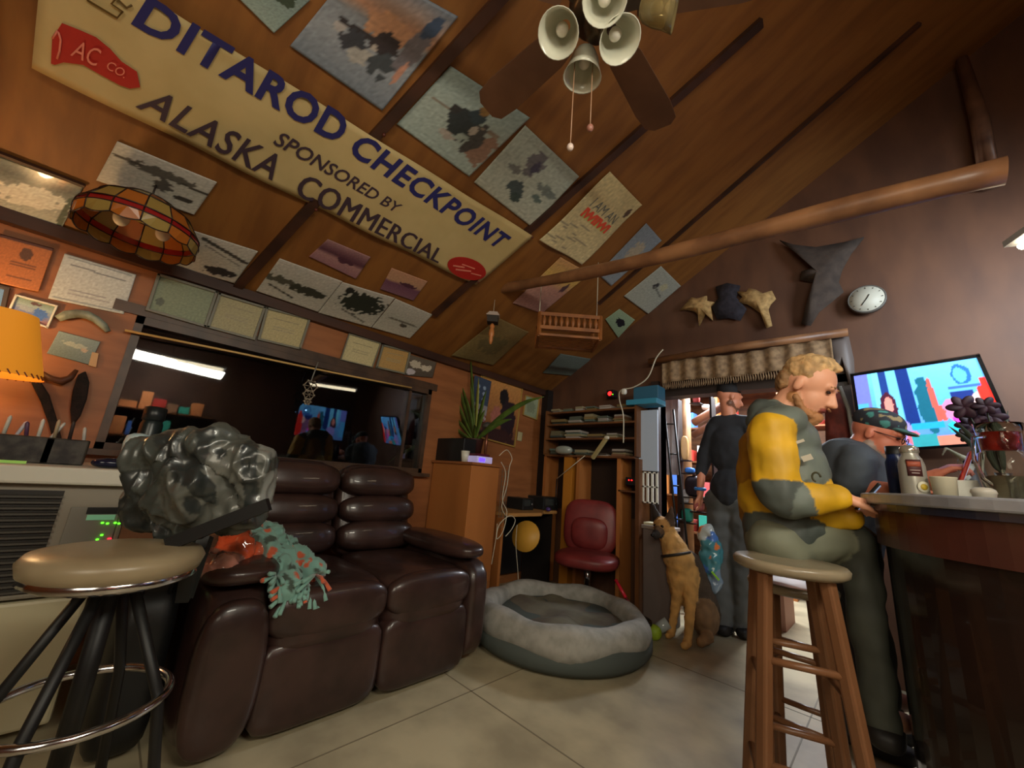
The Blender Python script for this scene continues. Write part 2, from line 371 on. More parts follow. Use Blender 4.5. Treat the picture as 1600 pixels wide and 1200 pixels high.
# ---- log tie pole under the ceiling, and the upright log at the right ----
a = P(700, 470, c=.06); e = P(1572, 268, y=2.0)
a = V((a.x, 1.98, 0)); a.z = P(705, 468, y=1.98).z; a.x = P(705, 468, y=1.98).x
pts = []; rad = []
for i in range(25):
    t = i/24; p = a.lerp(e, t); px = 705 + (1572-705)*t
    p.z += .010*math.sin(t*9) - .028*math.sin(PI*t); pts.append(p); rad.append(.034 + .017*t + .003*math.sin(t*31))
solo(MB().tube(pts, rad, 16).build('log_pole', logm), 'long peeled log pole running under the sloped ceiling to the right', 'pole')
p0 = P(1490, 20, d=3.0); p1 = P(1482, 262, d=2.75)
p1 = V((p0.x, p0.y, p1.z))
logd = mat('dark log', (120, 84, 62), .5, rgb2=(80, 54, 42), scale=6, bump=.3)
k = P(1487, 30, y=BY-.08); 
solo(MB().tube([V((k.x, k.y, zc(k.x)-.04)), V((k.x+.01, k.y, 3.6)), V((k.x-.01, k.y, 3.1)), V((k.x, k.y, P(1487, 245, y=BY-.08).z))], [.03, .045, .045, .035], 14).build('log_post', logd), 'short upright log fixed on the gable wall above the television', 'post')

# ================= banner =================
BQ = [P(50, 106, c=.03), P(744, 446, c=.03), P(833, 369, c=.03), None]
u0, u1 = P(240, 0, c=.03), BQ[2]
BQ[3] = u1 + (u0-u1)*1.13
def banfn(u, v):
    bl, br, tr, tl = BQ; p = (bl*(1-u)+br*u)*(1-v) + (tl*(1-u)+tr*u)*v
    sag = .004*math.sin(PI*v) + .007*math.sin(u*23+v*3)*max(0, abs(v-.5)*2-.72)/.28 + .002*math.sin(u*9+2)
    return p - CN*(sag)
t = thing('checkpoint_banner', 'long cream checkpoint banner with blue lettering stretched across the sloped ceiling', 'banner', BQ[0].lerp(BQ[1], .5))
clothm = mat('cream banner cloth', (196, 174, 122), .7, rgb2=(186, 164, 112), scale=5, bump=.1)
MB().sheet(lambda u, v: banfn(u, 1-v), 70, 14, .002).build('cloth', clothm, t)
blu = mat('navy lettering', (36, 36, 100), .6); brn = mat('dark lettering', (62, 46, 58), .6); redp = mat('red print', (172, 34, 26), .6); pale = mat('pale red print', (226, 130, 110), .6)
bn = lambda *pp: [P(x, y, c=.040) for x, y in pp]
L = CN * -1
def btext(name, s, pp, m, bold=.02, shear=0, sp=1, thick=0): return textmesh(name, s, bn(*pp), m, t, bold, 0, shear, sp, thick)
btext('lettering', 'DITAROD', [(204, 38), (527, 227), (550, 186), (233, -8)], blu, .03, 0, 1.06)
btext('lettering', 'CHECKPOINT', [(541, 238), (777, 389), (800, 371), (568, 207)], blu, .03, 0, 1.1)
btext('lettering', 'SPONSORED BY', [(425, 224), (618, 333), (630, 321), (442, 206)], brn, .014)
btext('lettering', 'ALASKA', [(211, 167), (425, 283), (448, 249), (246, 138)], brn, .014, 0, 1.08)
btext('lettering', 'COMMERCIAL', [(458, 303), (683, 411), (694, 392), (478, 270)], brn, 0, 0, 1.05, .0035)
b = MB(); c = P(730, 420, c=.040); r = (P(758, 430, c=.040)-c)
r2 = (P(738, 405, c=.040)-c)
b.prism([c + r*math.cos(k*PI/14) + r2*math.sin(k*PI/14) for k in range(28)], L*.004); b.build('oval_emblem', redp, t)
for k, (x0_, y0_, x1_, y1_) in enumerate([(708, 415, 726, 418), (712, 421, 736, 424), (722, 413, 742, 420), (736, 427, 752, 431)]):
    MB().bar(P(x0_, y0_, c=.046), P(x1_, y1_, c=.046), .012 if k < 2 else .009, .002, up=CN).build('pale_mark', pale, t)
fp = [(97, 36), (125, 47), (150, 58), (172, 76), (190, 96), (205, 106), (214, 112), (219, 136), (203, 138), (188, 133), (160, 118), (130, 101), (100, 97), (86, 101), (80, 99), (82, 60)]
b = MB(); b.prism([P(x, y, c=.040) for x, y in fp], L*.003); b.build('flag_emblem', redp, t)
b = MB(); b.tube([P(x, y, c=.046) for x, y in [(91, 50), (95, 62), (93, 80), (89, 92)]], .0035, 6); b.tube([P(x, y, c=.043) for x, y in [(82, 60), (90, 48)]], .003, 6)
b.build('flag_fold', pale, t)
textmesh('flag_lettering', 'AC', [P(110, 86, c=.046), P(150, 104, c=.046), P(160, 78, c=.046), P(122, 62, c=.046)], pale, t, .0)
textmesh('flag_lettering', 'CO.', [P(165, 106, c=.046), P(194, 122, c=.046), P(202, 112, c=.046), P(172, 94, c=.046)], pale, t, .0)
b = MB()
lg = [(136, 0), (183, 28), (192, 18), (174, 6), (182, -3), (198, 12), (206, 8)]
b.tube([P(x, y, c=.043) for x, y in lg], .0035, 6); b.build('outline_emblem', mat('brown print', (96, 72, 30), .6), t)
b = MB()
for x, y in [(600, 211), (494, 328), (832, 371), (747, 441)]: b.sup(P(x, y, c=.046), (.009, .009, .009), 2, None, 4)
b.build('tack', mat('tack', (90, 40, 28), .4), t)

# ================= posters on the sloped ceiling =================
def cq(pp, off=.012): return [P(x, y, c=off) for x, y in pp]
SN = (150, 158, 160); DKB = (52, 52, 58)
W1 = (206, 204, 190); G1 = (66, 62, 56)
poster('poster', cq([(345, -30), (428, 52), (485, 0), (430, -70)]), pic([(0, (150, 168, 160)), (1, (120, 140, 138))], [('e', .6, .7, .3, .2, (60, 74, 60), .6)], 1), 'grey-green snow poster cut by the top edge above the banner', 'poster')
poster('poster', cq([(453, 72), (597, 173), (716, 26), (560, -60)]),
       pic([(0, (118, 128, 140)), (.35, (150, 156, 164)), (.6, (132, 138, 146)), (.7, (190, 140, 110)), (1, (110, 120, 134))],
           [('e', .55, .62, .22, .14, (196, 146, 112), .8), ('e', .5, .48, .3, .05, (50, 44, 48), 1.2), ('e', .62, .5, .13, .1, (54, 46, 50), 1), ('e', .38, .38, .14, .09, (56, 58, 66), 1.5), ('e', .2, .42, .06, .05, (176, 170, 168), .8), ('e', .5, .3, .1, .08, (168, 164, 158), 1), ('e', .72, .32, .12, .13, (66, 72, 78), 1.4), ('e', .86, .6, .1, .22, (112, 106, 112), .8), ('e', .88, .82, .07, .12, (58, 74, 100), .9), ('e', .9, .35, .03, .12, (196, 142, 120), .5), ('e', .56, .42, .03, .03, (180, 170, 160), .3)], 2),
       'largest snow poster with sled dogs under a wolf in the sky', 'poster')
poster('poster', cq([(620, 194), (733, 276), (828, 184), (704, 103)]),
       pic([(0, (162, 178, 172)), (.5, (166, 178, 170)), (1, (150, 170, 168))], [('l', .1, .55, .9, .6, .02, (140, 126, 110)), ('e', .85, .35, .15, .22, (150, 118, 100), .9), ('e', .5, .5, .16, .2, (50, 56, 58), 1), ('e', .56, .66, .1, .1, (54, 66, 72), .8), ('e', .58, .78, .06, .07, (140, 106, 60), .4), ('e', .72, .42, .09, .2, (74, 72, 70), 1), ('e', .64, .5, .04, .08, (178, 168, 156), .6), ('e', .33, .6, .06, .06, (54, 52, 52), .8), ('e', .45, .27, .1, .05, (170, 160, 150), .9)], 3),
       'pale blue poster of a crouching musher with dark dogs', 'poster')
poster('poster', cq([(741, 285), (831, 355), (905, 276), (821, 196)]),
       pic([(0, (176, 180, 166)), (1, (178, 190, 180))], [('e', .42, .72, .12, .17, (110, 108, 112), 1.2), ('e', .45, .68, .05, .1, (74, 70, 90), .6), ('e', .25, .5, .08, .06, (120, 122, 120), 1), ('e', .45, .3, .13, .11, (70, 82, 84), 1.2), ('e', .52, .2, .07, .07, (60, 74, 70), .8), ('e', .8, .55, .16, .07, (116, 126, 122), 1.4), ('e', .75, .38, .08, .05, (100, 116, 112), 1)], 4),
       'white snow poster with scattered grey sled dogs, nearest the banner corner', 'poster')
# the paper with I AM AN
tq = cq([(842, 374), (908, 412), (1003, 320), (953, 268)], .016)
tt = thing('signed_cloth', 'cream signed cloth reading I AM AN pinned to the ceiling above the log pole', 'cloth', tq[0])
def tfn(u, v):
    p = quadfn(tq)(u, v); p -= CN*(.01*math.sin(u*7+v*5)+.01); return p
cf = pic([(0, (214, 200, 156)), (1, (206, 188, 140))], [('b', .24, .48, .82, .56, (196, 196, 120))] + [('l', .15+.3*math.sin(k*5), .08+k*.04, .3+.3*math.sin(k*5)+.2, .07+k*.04, .006, (150, 138, 116)) for k in range(9)] + [('e', .9, .82, .05, .06, (90, 70, 60), .8)], 9)
paint('cloth', tq, cf, 50, 60, .002, matcol('print', .5), tt, fn=tfn)
tf2 = lambda u, v: tfn(.2+.6*u, .62+.12*v) + L*.002
textmesh('lettering', 'I AM AN', tf2, mat('grey ink', (110, 112, 108), .7), tt, .0, .003)
tf3 = lambda u, v: tfn(.2+.62*u, .48+.12*v) + L*.002
textmesh('lettering', 'IWIIWI', tf3, mat('red ink', (226, 84, 60), .7), tt, .06, .003)
poster('photo_print', cq([(934, 428), (955, 447), (1034, 376), (1010, 349)]), pic([(0, (140, 150, 160)), (1, (130, 140, 150))], [('e', .55, .6, .25, .2, (172, 160, 140), 1)], 5), 'blue-grey photo print on the ceiling partly hidden behind the log pole', 'photo')
poster('photo_print', cq([(975, 463), (1013, 491), (1064, 447), (1033, 416)]), pic([(0, (176, 176, 160)), (1, (170, 172, 160))], [('e', .4, .62, .07, .09, (60, 56, 60), .6), ('l', .4, .6, .8, .5, .02, (120, 120, 110)), ('e', .62, .72, .12, .1, (190, 184, 150), .6)], 6), 'pale photo print with a small dark bird below the log pole', 'photo')
poster('photo_print', cq([(946, 499), (966, 528), (992, 500), (968, 483)]), pic([(0, (150, 172, 138)), (1, (166, 186, 150))], [('e', .55, .5, .24, .18, (36, 36, 44), .8)], 7), 'small green photo print with a black blot, right of the wooden rack', 'photo')
poster('poster', cq([(801, 474), (846, 490), (922, 428), (876, 402)]), pic([(0, (196, 150, 140)), (.5, (190, 140, 124)), (.7, (214, 176, 96)), (1, (200, 150, 100))], [('e', .8, .6, .07, .1, (90, 64, 70), .8)], 8), 'pinkish poster with a yellow top hanging just below the log pole', 'poster', bulge=.01)
poster('paper_sheet', cq([(705, 556), (770, 571), (826, 519), (779, 497)], .02), pic([(0, (132, 116, 74)), (1, (120, 98, 60))], [('e', .5, .5, .3, .2, (104, 92, 60), 1)], 10), 'large olive-brown paper sheet curling off the ceiling behind the hanging birdhouse', 'paper', bulge=.035)
poster('photo_print', cq([(848, 583), (900, 588), (923, 561), (876, 553)]), pic([(0, (110, 124, 112)), (.3, (64, 60, 52)), (.45, (104, 116, 108)), (1, (112, 124, 118))], [], 11), 'dim grey-green photo print low on the ceiling below the wooden rack', 'photo')
# lower row
poster('foil_poster', cq([(-60, 322), (96, 357), (131, 291), (0, 245)]), pic([(0, (176, 184, 178)), (.6, (150, 160, 156)), (.8, (96, 108, 108)), (1, (120, 132, 130))], [('e', .55, .5, .4, .2, (210, 216, 208), 1), ('e', .95, .3, .04, .4, (90, 104, 96), 1)], 12), 'shiny silver plastic-covered poster at the far left edge', 'poster', gloss=1, bulge=.008)
bw = lambda it, s: pic([(0, (196, 192, 178)), (.5, (176, 174, 162)), (1, (190, 186, 176))], it, s)
poster('photograph', cq([(150, 282), (303, 336), (339, 285), (183, 221)]), bw([('l', .05, .72, .98, .62, .03, G1), ('e', .5, .7, .3, .1, (90, 86, 78), 1.5), ('e', .55, .45, .1, .16, (84, 80, 74), 1), ('e', .8, .3, .1, .05, G1, 1)] , 13), 'black-and-white snowy landscape photograph above the stained-glass lamp', 'photograph')
poster('photograph', cq([(255, 412), (366, 443), (403, 393), (300, 360)]), bw([('l', .2, .9, .95, .62, .035, G1), ('l', .3, .75, .9, .5, .012, (110, 106, 98)), ('e', .7, .2, .25, .1, (50, 46, 46), 1)], 14), 'black-and-white dog team photograph right of the stained-glass lamp', 'photograph')
poster('photograph', cq([(400, 455), (497, 488), (535, 440), (437, 404)]), bw([('e', .2, .5, .25, .1, (80, 78, 66), 1.4), ('e', .65, .45, .3, .12, (56, 56, 46), 1.2), ('l', .1, .3, .5, .15, .02, G1)], 15), 'black-and-white photograph with tracks, first of the row under the banner', 'photograph')
poster('photograph', cq([(497, 489), (580, 512), (617, 466), (535, 441)]), bw([('e', .55, .6, .4, .28, (44, 48, 40), 1.2), ('e', .2, .85, .08, .08, (40, 40, 36), .5), ('l', .3, .3, .8, .1, .02, (110, 106, 96))], 16), 'black-and-white photograph with a big dark animal, middle of the row under the banner', 'photograph')
poster('photograph', cq([(581, 512), (640, 529), (676, 492), (618, 467)]), bw([('e', .55, .45, .4, .03, (110, 106, 94), .7), ('e', .6, .35, .1, .05, (80, 76, 66), .5)], 17), 'plain snowy photograph, last of the row under the banner', 'photograph')
poster('photo_print', cq([(483, 401), (556, 436), (579, 402), (512, 374)]), pic([(0, (146, 104, 112)), (.4, (168, 126, 122)), (.55, (86, 50, 62)), (1, (160, 120, 120))], [('e', .6, .45, .2, .1, (80, 46, 60), 1)], 18), 'purple-pink mountain photo print, left of the pair under the banner', 'photo')
poster('photo_print', cq([(594, 452), (646, 470), (668, 440), (612, 419)]), pic([(0, (130, 92, 106)), (.45, (110, 70, 90)), (.55, (180, 140, 110)), (1, (190, 140, 110))], [('e', .6, .55, .25, .08, (80, 44, 60), 1)], 19), 'purple photo print with yellow sky, right of the pair under the banner', 'photo')

# ================= left wall papers (above and beside the window) =================
def wq(pp, off=.01): return [P(x, y, x=WX+off) for x, y in pp]
frm = mat('grey picture frame', (120, 118, 104), .4); frd = mat('dark picture frame', (70, 56, 44), .4)
poster('wooden_plaque', wq([(-20, 438), (60, 456), (84, 388), (0, 365)], .02), pic([(0, (186, 112, 54)), (1, (178, 104, 50))], [('e', .55, .72, .12, .14, (96, 60, 36), .2)] + [('l', .3, .5-k*.06, .8, .5-k*.06, .008, (110, 66, 36)) for k in range(6)] + [('b', 0, .92, 1, 1, (80, 44, 34))], 20), 'orange wooden plaque with a round seal at the far left', 'plaque')
poster('certificate', wq([(75, 466), (193, 491), (213, 429), (101, 396)]), pic([(0, (196, 200, 196)), (1, (200, 204, 202))], [('l', .12, .8, .88, .78, .014, (120, 124, 130)), ('l', .2, .28, .8, .27, .006, (150, 150, 156)), ('l', .2, .2, .75, .19, .006, (160, 160, 164)), ('l', .05, .06, .95, .06, .006, (140, 150, 156)), ('l', .05, .94, .95, .94, .006, (140, 150, 156))], 21), 'large white printed certificate left of the window', 'certificate')
poster('photo_print', wq([(13, 490), (74, 512), (89, 479), (26, 462)]), pic([(0, (170, 90, 70)), (.35, (110, 120, 160)), (.7, (150, 170, 170)), (1, (110, 130, 110))], [('e', .7, .45, .18, .25, (70, 110, 180), 1), ('e', .3, .5, .2, .12, (150, 160, 170), 1), ('e', .5, .85, .12, .08, (90, 60, 60), 1)], 22), 'small colourful photo print with white border under the white certificate', 'photo', frame=whitep, fw=.008)
poster('photo_print', wq([(-20, 486), (3, 492), (12, 452), (-12, 444)]), pic([(0, (90, 130, 180)), (1, (110, 150, 200))], [], 23), 'bright blue framed picture cut by the left edge', 'picture', frame=frd)
poster('framed_print', wq([(73, 552), (140, 570), (157, 534), (92, 517)]), pic([(0, (110, 126, 124)), (1, (130, 146, 144))], [('e', .5, .6, .3, .1, (166, 172, 160), 1), ('e', .75, .5, .1, .08, (180, 160, 140), .8)], 24), 'blue-grey relief print beneath the curved antler', 'print')
poster('card_note', wq([(138, 571), (150, 574), (154, 552), (144, 550)], .014), pic([(0, (200, 160, 110)), (1, (200, 160, 110))], [], 25), 'small tan card tucked at the corner of the relief print', 'card')
# antler
pts = [P(x, y, x=WX+.03) for x, y in [(90, 498), (104, 492), (120, 490), (136, 492), (150, 499), (162, 509), (169, 518)]]
solo(MB().tube(pts, [.016, .022, .022, .022, .02, .018, .012], 10).build('antler_carving', mat('pale antler', (150, 160, 146), .5, rgb2=(110, 112, 96), scale=20)), 'pale curved antler carving hung above the relief print', 'carving')
cert = lambda s, tint=(196, 184, 140): pic([(0, tint), (1, tint)], [('l', .2, .75, .8, .75, .008, (150, 140, 110)), ('l', .25, .5, .75, .5, .005, (160, 150, 120)), ('l', .25, .42, .75, .42, .005, (160, 150, 120)), ('l', .3, .2, .5, .2, .005, (120, 110, 90))], s)
poster('framed_certificate', wq([(230, 484), (320, 510), (338, 457), (248, 430)], .02), pic([(0, (132, 142, 112)), (1, (136, 146, 118))], [('e', .15, .3, .07, .12, (90, 96, 80), .4)], 26), 'green framed certificate with a small seal, first above the window', 'certificate', frame=frm)
poster('framed_certificate', wq([(325, 511), (396, 530), (413, 481), (343, 460)], .02), cert(27, (168, 158, 118)), 'cream framed certificate, second from the left above the window', 'certificate', frame=frm)
poster('framed_certificate', wq([(404, 530), (468, 545), (483, 499), (417, 482)], .02), cert(28, (182, 168, 122)), 'cream framed certificate beside the bare wood gap above the window', 'certificate', frame=frm)
poster('framed_certificate', wq([(532, 562), (581, 574), (594, 537), (545, 522)], .02), cert(29), 'pale certificate right of the bare wood gap above the window', 'certificate', frame=frm, fw=.008)
poster('framed_certificate', wq([(588, 574), (632, 584), (640, 550), (598, 540)], .02), cert(30, (180, 144, 86)), 'tan framed certificate, rightmost above the window', 'certificate', frame=frm)
poster('photo_print', wq([(630, 586), (676, 590), (682, 566), (640, 554)], .02), pic([(0, (80, 70, 60)), (1, (100, 90, 78))], [('e', .3, .6, .2, .2, (190, 180, 160), 1), ('e', .7, .5, .2, .18, (200, 190, 170), 1), ('e', .2, .2, .15, .15, (190, 184, 190), .6)], 31), 'collage of small white shapes at the right end above the window', 'photo')
# window fittings: golden rail, hanging ornament with chain
b = MB(); pts = [P(x, y, x=WX+.04) for x, y in [(195, 516), (370, 551), (480, 574), (560, 590), (643, 606)]]
solo(b.tube(pts, .007, 8).build('curtain_rod', mat('golden rod', (214, 176, 110), .3)), 'thin golden curtain rod along the window top', 'rod')
# ================= sofa =================
leather = mat('brown leather', (62, 42, 38), .34, rgb2=(46, 31, 28), scale=7, bump=.12, coat=.25)
SX, Y0, YM, Y1 = -1.80, .36, 1.10, 1.75
t = thing('loveseat', 'dark brown leather reclining loveseat under the window', 'sofa', (-2.3, 1.05, 0))
b = MB(); b.box((-2.75, Y0+.1, .04), (SX-.1, Y1-.04, .36)); b.build('base', leather, t, bevel=.03)
def lerp_x(z): return 0
for nm, ya, yb in (('seat_cushion', Y0+.22, YM), ('seat_cushion', YM, Y1-.13)):
    b = MB(); b.sup(((-2.52+SX)/2, (ya+yb)/2, .40), (.37, (yb-ya)/2, .13), 6); c = b.build(nm, leather, t)
    b = MB(); b.sup((SX-.035, (ya+yb)/2, .43), (.055, (yb-ya)/2-.002, .10), 3); b.build('cushion_roll', leather, c)
    b = MB(); b.sup((SX-.055, (ya+yb)/2, .18), (.060, (yb-ya)/2-.002, .165), 6); b.build('footrest_panel', leather, t)
for ya, yb in ((Y0+.2, YM), (YM, Y1-.1)):
    M = Matrix.Rotation(math.radians(-14), 3, 'Y'); b = MB(); yc = (ya+yb)/2; h = (yb-ya)/2
    cb = MB(); cb.sup((-2.66, yc, .75), (.09, h-.01, .30), 5, M); back = cb.build('backrest', leather, t)
    for z, hh, dx, r in ((.60, .095, .13, .09), (.76, .09, .10, .085), (.935, .10, .055, .1)):
        b = MB(); b.sup((-2.66+dx-.0, yc, z), (r, h-.008, hh), 3, M); b.build('back_roll', leather, back)
# arms
for ya, yb, nm in ((Y0, Y0+.24, 'armrest'), (Y1-.14, Y1+.02, 'armrest')):
    b = MB(); b.sup((-2.27, (ya+yb)/2, .29), (.47, (yb-ya)/2, .27), 6); a = b.build(nm, leather, t)
    b = MB(); yy = (ya+yb)/2 - (.05 if ya > 1 else 0); b.sup((-2.20, yy, .60), (.40, (yb-ya)/2+.045, .055), 3); b.build('arm_pad', leather, a)
    if ya < 1: b = MB(); b.sup((SX-.02, yy, .27), (.05, .118, .25), 3); b.build('arm_front', leather, a)

# ================= heater with counter top =================
HX = -2.3
t = thing('wall_heater', 'grey-beige heater cabinet with a slatted grille and green indicator lights at the left', 'heater', (-2.6, -.5, 0))
gr = mat('heater shell', (140, 132, 118), .45); slat = mat('heater slats', (70, 66, 60), .5)
MB().box((-2.93, -1.3, .48), (HX, .115, .885)).build('shell', gr, t, bevel=.012)
b = MB(); b.box((HX-.002, -1.25, .50), (HX+.002, -.075, .86)); g = b.build('grille', mat('grille dark', (40, 36, 34), .6), t)
b = MB()
for k in range(17): z = .51+.0205*k; b.hexa([(HX, -1.25, z), (HX+.016, -1.25, z-.004), (HX+.016, -.075, z-.004), (HX, -.075, z), (HX, -1.25, z+.007), (HX+.016, -1.25, z+.003), (HX+.016, -.075, z+.003), (HX, -.075, z+.007)])
b.build('louvre', slat, g)
MB().box((-2.93, -1.3, .885), (HX+.05, .13, .95)).build('top_board', mat('counter white', (206, 202, 188), .4), t, bevel=.01)
MB().box((-2.9, -1.3, .04), (HX-.01, .08, .47)).build('lower_panel', mat('lower cream', (188, 178, 146), .45), t, bevel=.012)
pn = MB().box((HX, -.045, .55), (HX+.008, .095, .80)).build('control_panel', greyc, t, bevel=.003)
MB().box((HX+.008, .0, .775), (HX+.011, .09, .80)).build('slot', black, pn)
MB().box((HX+.008, .005, .752), (HX+.011, .085, .772)).build('display', mat('green display', (130, 190, 150), .3, emit=.15), pn)
grn = mat('green light', (90, 255, 40), .3, emit=2.5); rdl = mat('red light', (255, 30, 50), .3, emit=3)
for (x, y) in ((160, 817), (168, 818), (180, 817), (186, 818), (159, 836), (152, 843)):
    p = P(x, y, x=HX+.012); q = MB().sup(p, (.003, .0045, .0035), 3, None, 4).build('indicator_light', grn, pn)
MB().sup(P(171, 842, x=HX+.012), (.003, .006, .004), 3, None, 4).build('indicator_light', rdl, pn)

# ---- things on the counter ----
CT = .95
t = thing('table_lamp', 'lit table lamp with an orange laced parchment shade at the left edge', 'lamp', P(0, 720, x=-2.62))
lc = P(-8, 540, x=-2.62)
shade = mat('parchment shade', (236, 150, 40), .6, trans=0, emit=.35)
b = MB(); b.lathe([(.165, -.115), (.16, -.11), (.085, .15)], lc, seg=32); b.lathe([(.160, -.115), (.083, .15)], lc, seg=32); sh = b.build('lamp_shade', shade, t)
b = MB()
for k in range(40):
    a = 2*PI*k/40; b.bar(lc + V((math.cos(a)*.160, math.sin(a)*.160, -.10)), lc + V((math.cos(a+.06)*.167, math.sin(a+.06)*.167, -.118)), .004, .004)
b.build('lacing', mat('lacing', (120, 60, 20), .6), sh)
MB().tube([lc+V((0, 0, -.10)), V((lc.x, lc.y, CT+.17))], .008).build('stem', brass, t)
MB().sup(lc + V((0, 0, -.02)), (.03, .03, .045), 2).build('bulb', mat('warm bulb', (255, 225, 170), .4, emit=14), t)
vz = CT; MB().lathe([(.0, 0), (.05, 0), (.055, .01), (.06, .08), (.05, .14), (.03, .17), (.012, .19)], V((lc.x, lc.y, vz))).build('lamp_base', mat('glazed base', (196, 206, 206), .25, rgb2=(90, 130, 160), scale=14), t)
def pen_cup(name, px, py, wd, label, hues):
    c = P(px, py, x=-2.5); c.z = CT; t = thing(name, label, 'pen holder', c)
    b = MB(); b.box(c+V((-.05, -wd, 0)), c+V((.05, wd, .105))); b.build('cup', mat('black holder', (32, 28, 28), .35, rgb2=(70, 66, 60), scale=22), t, bevel=.006)
    random.seed(int(px)+3)
    for k, h in enumerate(hues):
        y = -wd*.7 + 2*wd*.7*k/max(1, len(hues)-1); a = c+V((0, y, .09)); e = c+V((random.uniform(-.02, .02), y+random.uniform(-.02, .03), random.uniform(.145, .19)))
        MB().tube([a, a.lerp(e, .9), e], [.006, .006, .002], 8).build('pen', mat('pen_%d_%d_%d' % h, h, .4), t)
pen_cup('pen_holder', 35, 700, .085, 'wide black pen holder with pale markings, nearest the lit lamp', [(200, 200, 190), (190, 190, 200), (90, 60, 90), (210, 210, 200), (200, 196, 190)])
pen_cup('pen_holder', 102, 706, .062, 'smaller black pen holder right of the wide one', [(180, 160, 130), (60, 50, 50), (190, 186, 180)])
c = P(10, 718, x=-2.36); solo(MB().bar(V((-2.34, c.y-.06, CT+.006)), V((-2.35, c.y+.05, CT+.006)), .012, .01).build('highlighter', mat('lime plastic', (170, 230, 110), .4)), 'lime green highlighter lying before the wide pen holder', 'highlighter')
# boots / dark hanging skins behind the counter
furd = mat('dark fur', (38, 26, 22), .85, rgb2=(22, 15, 13), scale=50, bump=.5)
def pelt(pp, label, name='pelt', cat='pelt', m=furd, off=.02, th=.02):
    c = V((0, 0, 0)); q = [P(x, y, x=WX+off) for x, y in pp]
    b = MB(); b.prism(q[::-1], (th, 0, 0)); return solo(b.build(name, m, bevel=.006), label, cat)
pelt([(46, 578), (60, 590), (78, 618), (88, 650), (98, 690), (84, 690), (76, 662), (64, 628), (50, 600)], 'dark curved snowshoe frame leaning on the wall behind the pen holders', 'snowshoe', 'snowshoe')
pelt([(122, 586), (134, 580), (140, 598), (136, 624), (126, 650), (112, 668), (110, 640), (114, 610)], 'black feather fan standing against the orange wall left of the window', 'feather_fan', 'fan')
q = [P(x, y, x=WX+.03) for x, y in [(66, 582), (80, 592), (96, 596), (110, 590), (120, 578)]]
solo(MB().tube(q, [.008, .014, .02, .014, .008]).build('carved_mask', mat('brown carving', (90, 54, 34), .5)), 'small brown carving hung above the black feather fan', 'carving')
# thermos and cup near jacket
c = P(226, 700, x=-2.40); c.z = CT
t = thing('drinks_bottle', 'tall black drinks bottle standing before the window by the heap of jacket', 'bottle', c)
MB().lathe([(0, 0), (.038, 0), (.04, .01), (.04, .20), (.034, .215)], c).build('body', mat('bottle black', (22, 34, 34), .3), t)
MB().lathe([(.034, .215), (.04, .22), (.04, .275), (.03, .28), (0, .28)], c).build('cap', mat('bottle cap', (24, 30, 32), .35), t)
c = P(206, 722, x=-2.30); c.z = CT
solo(MB().lathe([(0, 0), (.03, 0), (.042, .06), (.045, .11), (.04, .14), (.02, .152), (0, .154)], c).build('paper_cup', mat('pale blue paper', (190, 210, 212), .5, rgb2=(150, 180, 190), scale=30)), 'pale blue-white lidded cup on the counter against the jacket', 'cup')
c = P(172, 722, x=-2.36); c.z = CT
solo(MB().sup(c+V((0, 0, .02)), (.04, .055, .02), 2.5).build('glasses_case', mat('navy gloss', (24, 26, 50), .15)), 'small glossy navy case on the counter beside the cup', 'case')

# ================= left bar stool with jacket =================
vin = mat('tan vinyl', (150, 134, 106), .33, rgb2=(134, 118, 92), scale=6)
sc0 = V((-1.425, .085, .775))
t = thing('swivel_bar_stool', 'swivel bar stool with round tan seat and chrome foot ring in the left foreground', 'stool', V((sc0.x, sc0.y, 0)))
MB().lathe([(0, -.04), (.14, -.04), (.165, -.026), (.172, 0), (.162, .016), (.12, .024), (0, .027)], sc0, seg=40).build('seat', vin, t)
MB().lathe([(0, -.055), (.14, -.055), (.162, -.042), (.155, -.03)], sc0, seg=36).build('seat_rim', chrome, t)
MB().tube([sc0+V((0, 0, -.07)), V((sc0.x, sc0.y, .30))], .02, 14).build('column', black, t)
MB().tube([V((sc0.x+.165*math.cos(a), sc0.y+.165*math.sin(a), .46)) for a in [2*PI*k/40 for k in range(40)]], .010, 10, closed=True).build('foot_ring', chrome, t)
for k in range(4):
    a = PI/4+.3 + k*PI/2; dx = V((math.cos(a), math.sin(a), 0))
    b = MB(); b.tube([sc0+dx*.05+V((0, 0, -.08)), V((sc0.x, sc0.y, .46))+dx*.155, V((sc0.x, sc0.y, .012))+dx*.24], .012, 8); b.build('leg', black, t)
# back: two uprights and a rail holding the jacket
bk = V((-.13, .17, 0)).normalized(); sd = V((bk.y, -bk.x, 0))
ra = P(262, 851, d=1.03); rb = P(420, 788, d=1.08)
b = MB(); b.bar(ra, rb, .02, .034); b.build('back_rail', black, t)
b = MB(); u = P(322, 838, d=1.16); b.bar(u, P(288, 935, d=1.08), .03, .04); b.bar(P(288, 935, d=1.08), sc0+V((-.02, .15, -.05)), .03, .04); b.build('back_upright', black, t)
jk = []
J = lambda x, y, d=1.16: P(x, y, d=d)
jc = (66, 70, 66); jd = (44, 48, 47)
jk += [('e', J(310, 755, 1.2), (.17, .13, .12), None, jc), ('c', J(240, 740), .06, J(235, 800), .05, jd), ('c', J(235, 715), .06, J(340, 700), .06, jc), ('c', J(340, 700), .06, J(395, 730), .05, jc), ('c', J(395, 720), .045, J(405, 780), .04, (120, 122, 118)), ('c', J(235, 800), .045, J(290, 832), .04, jd), ('c', J(290, 800), .06, J(380, 800), .05, jc)]
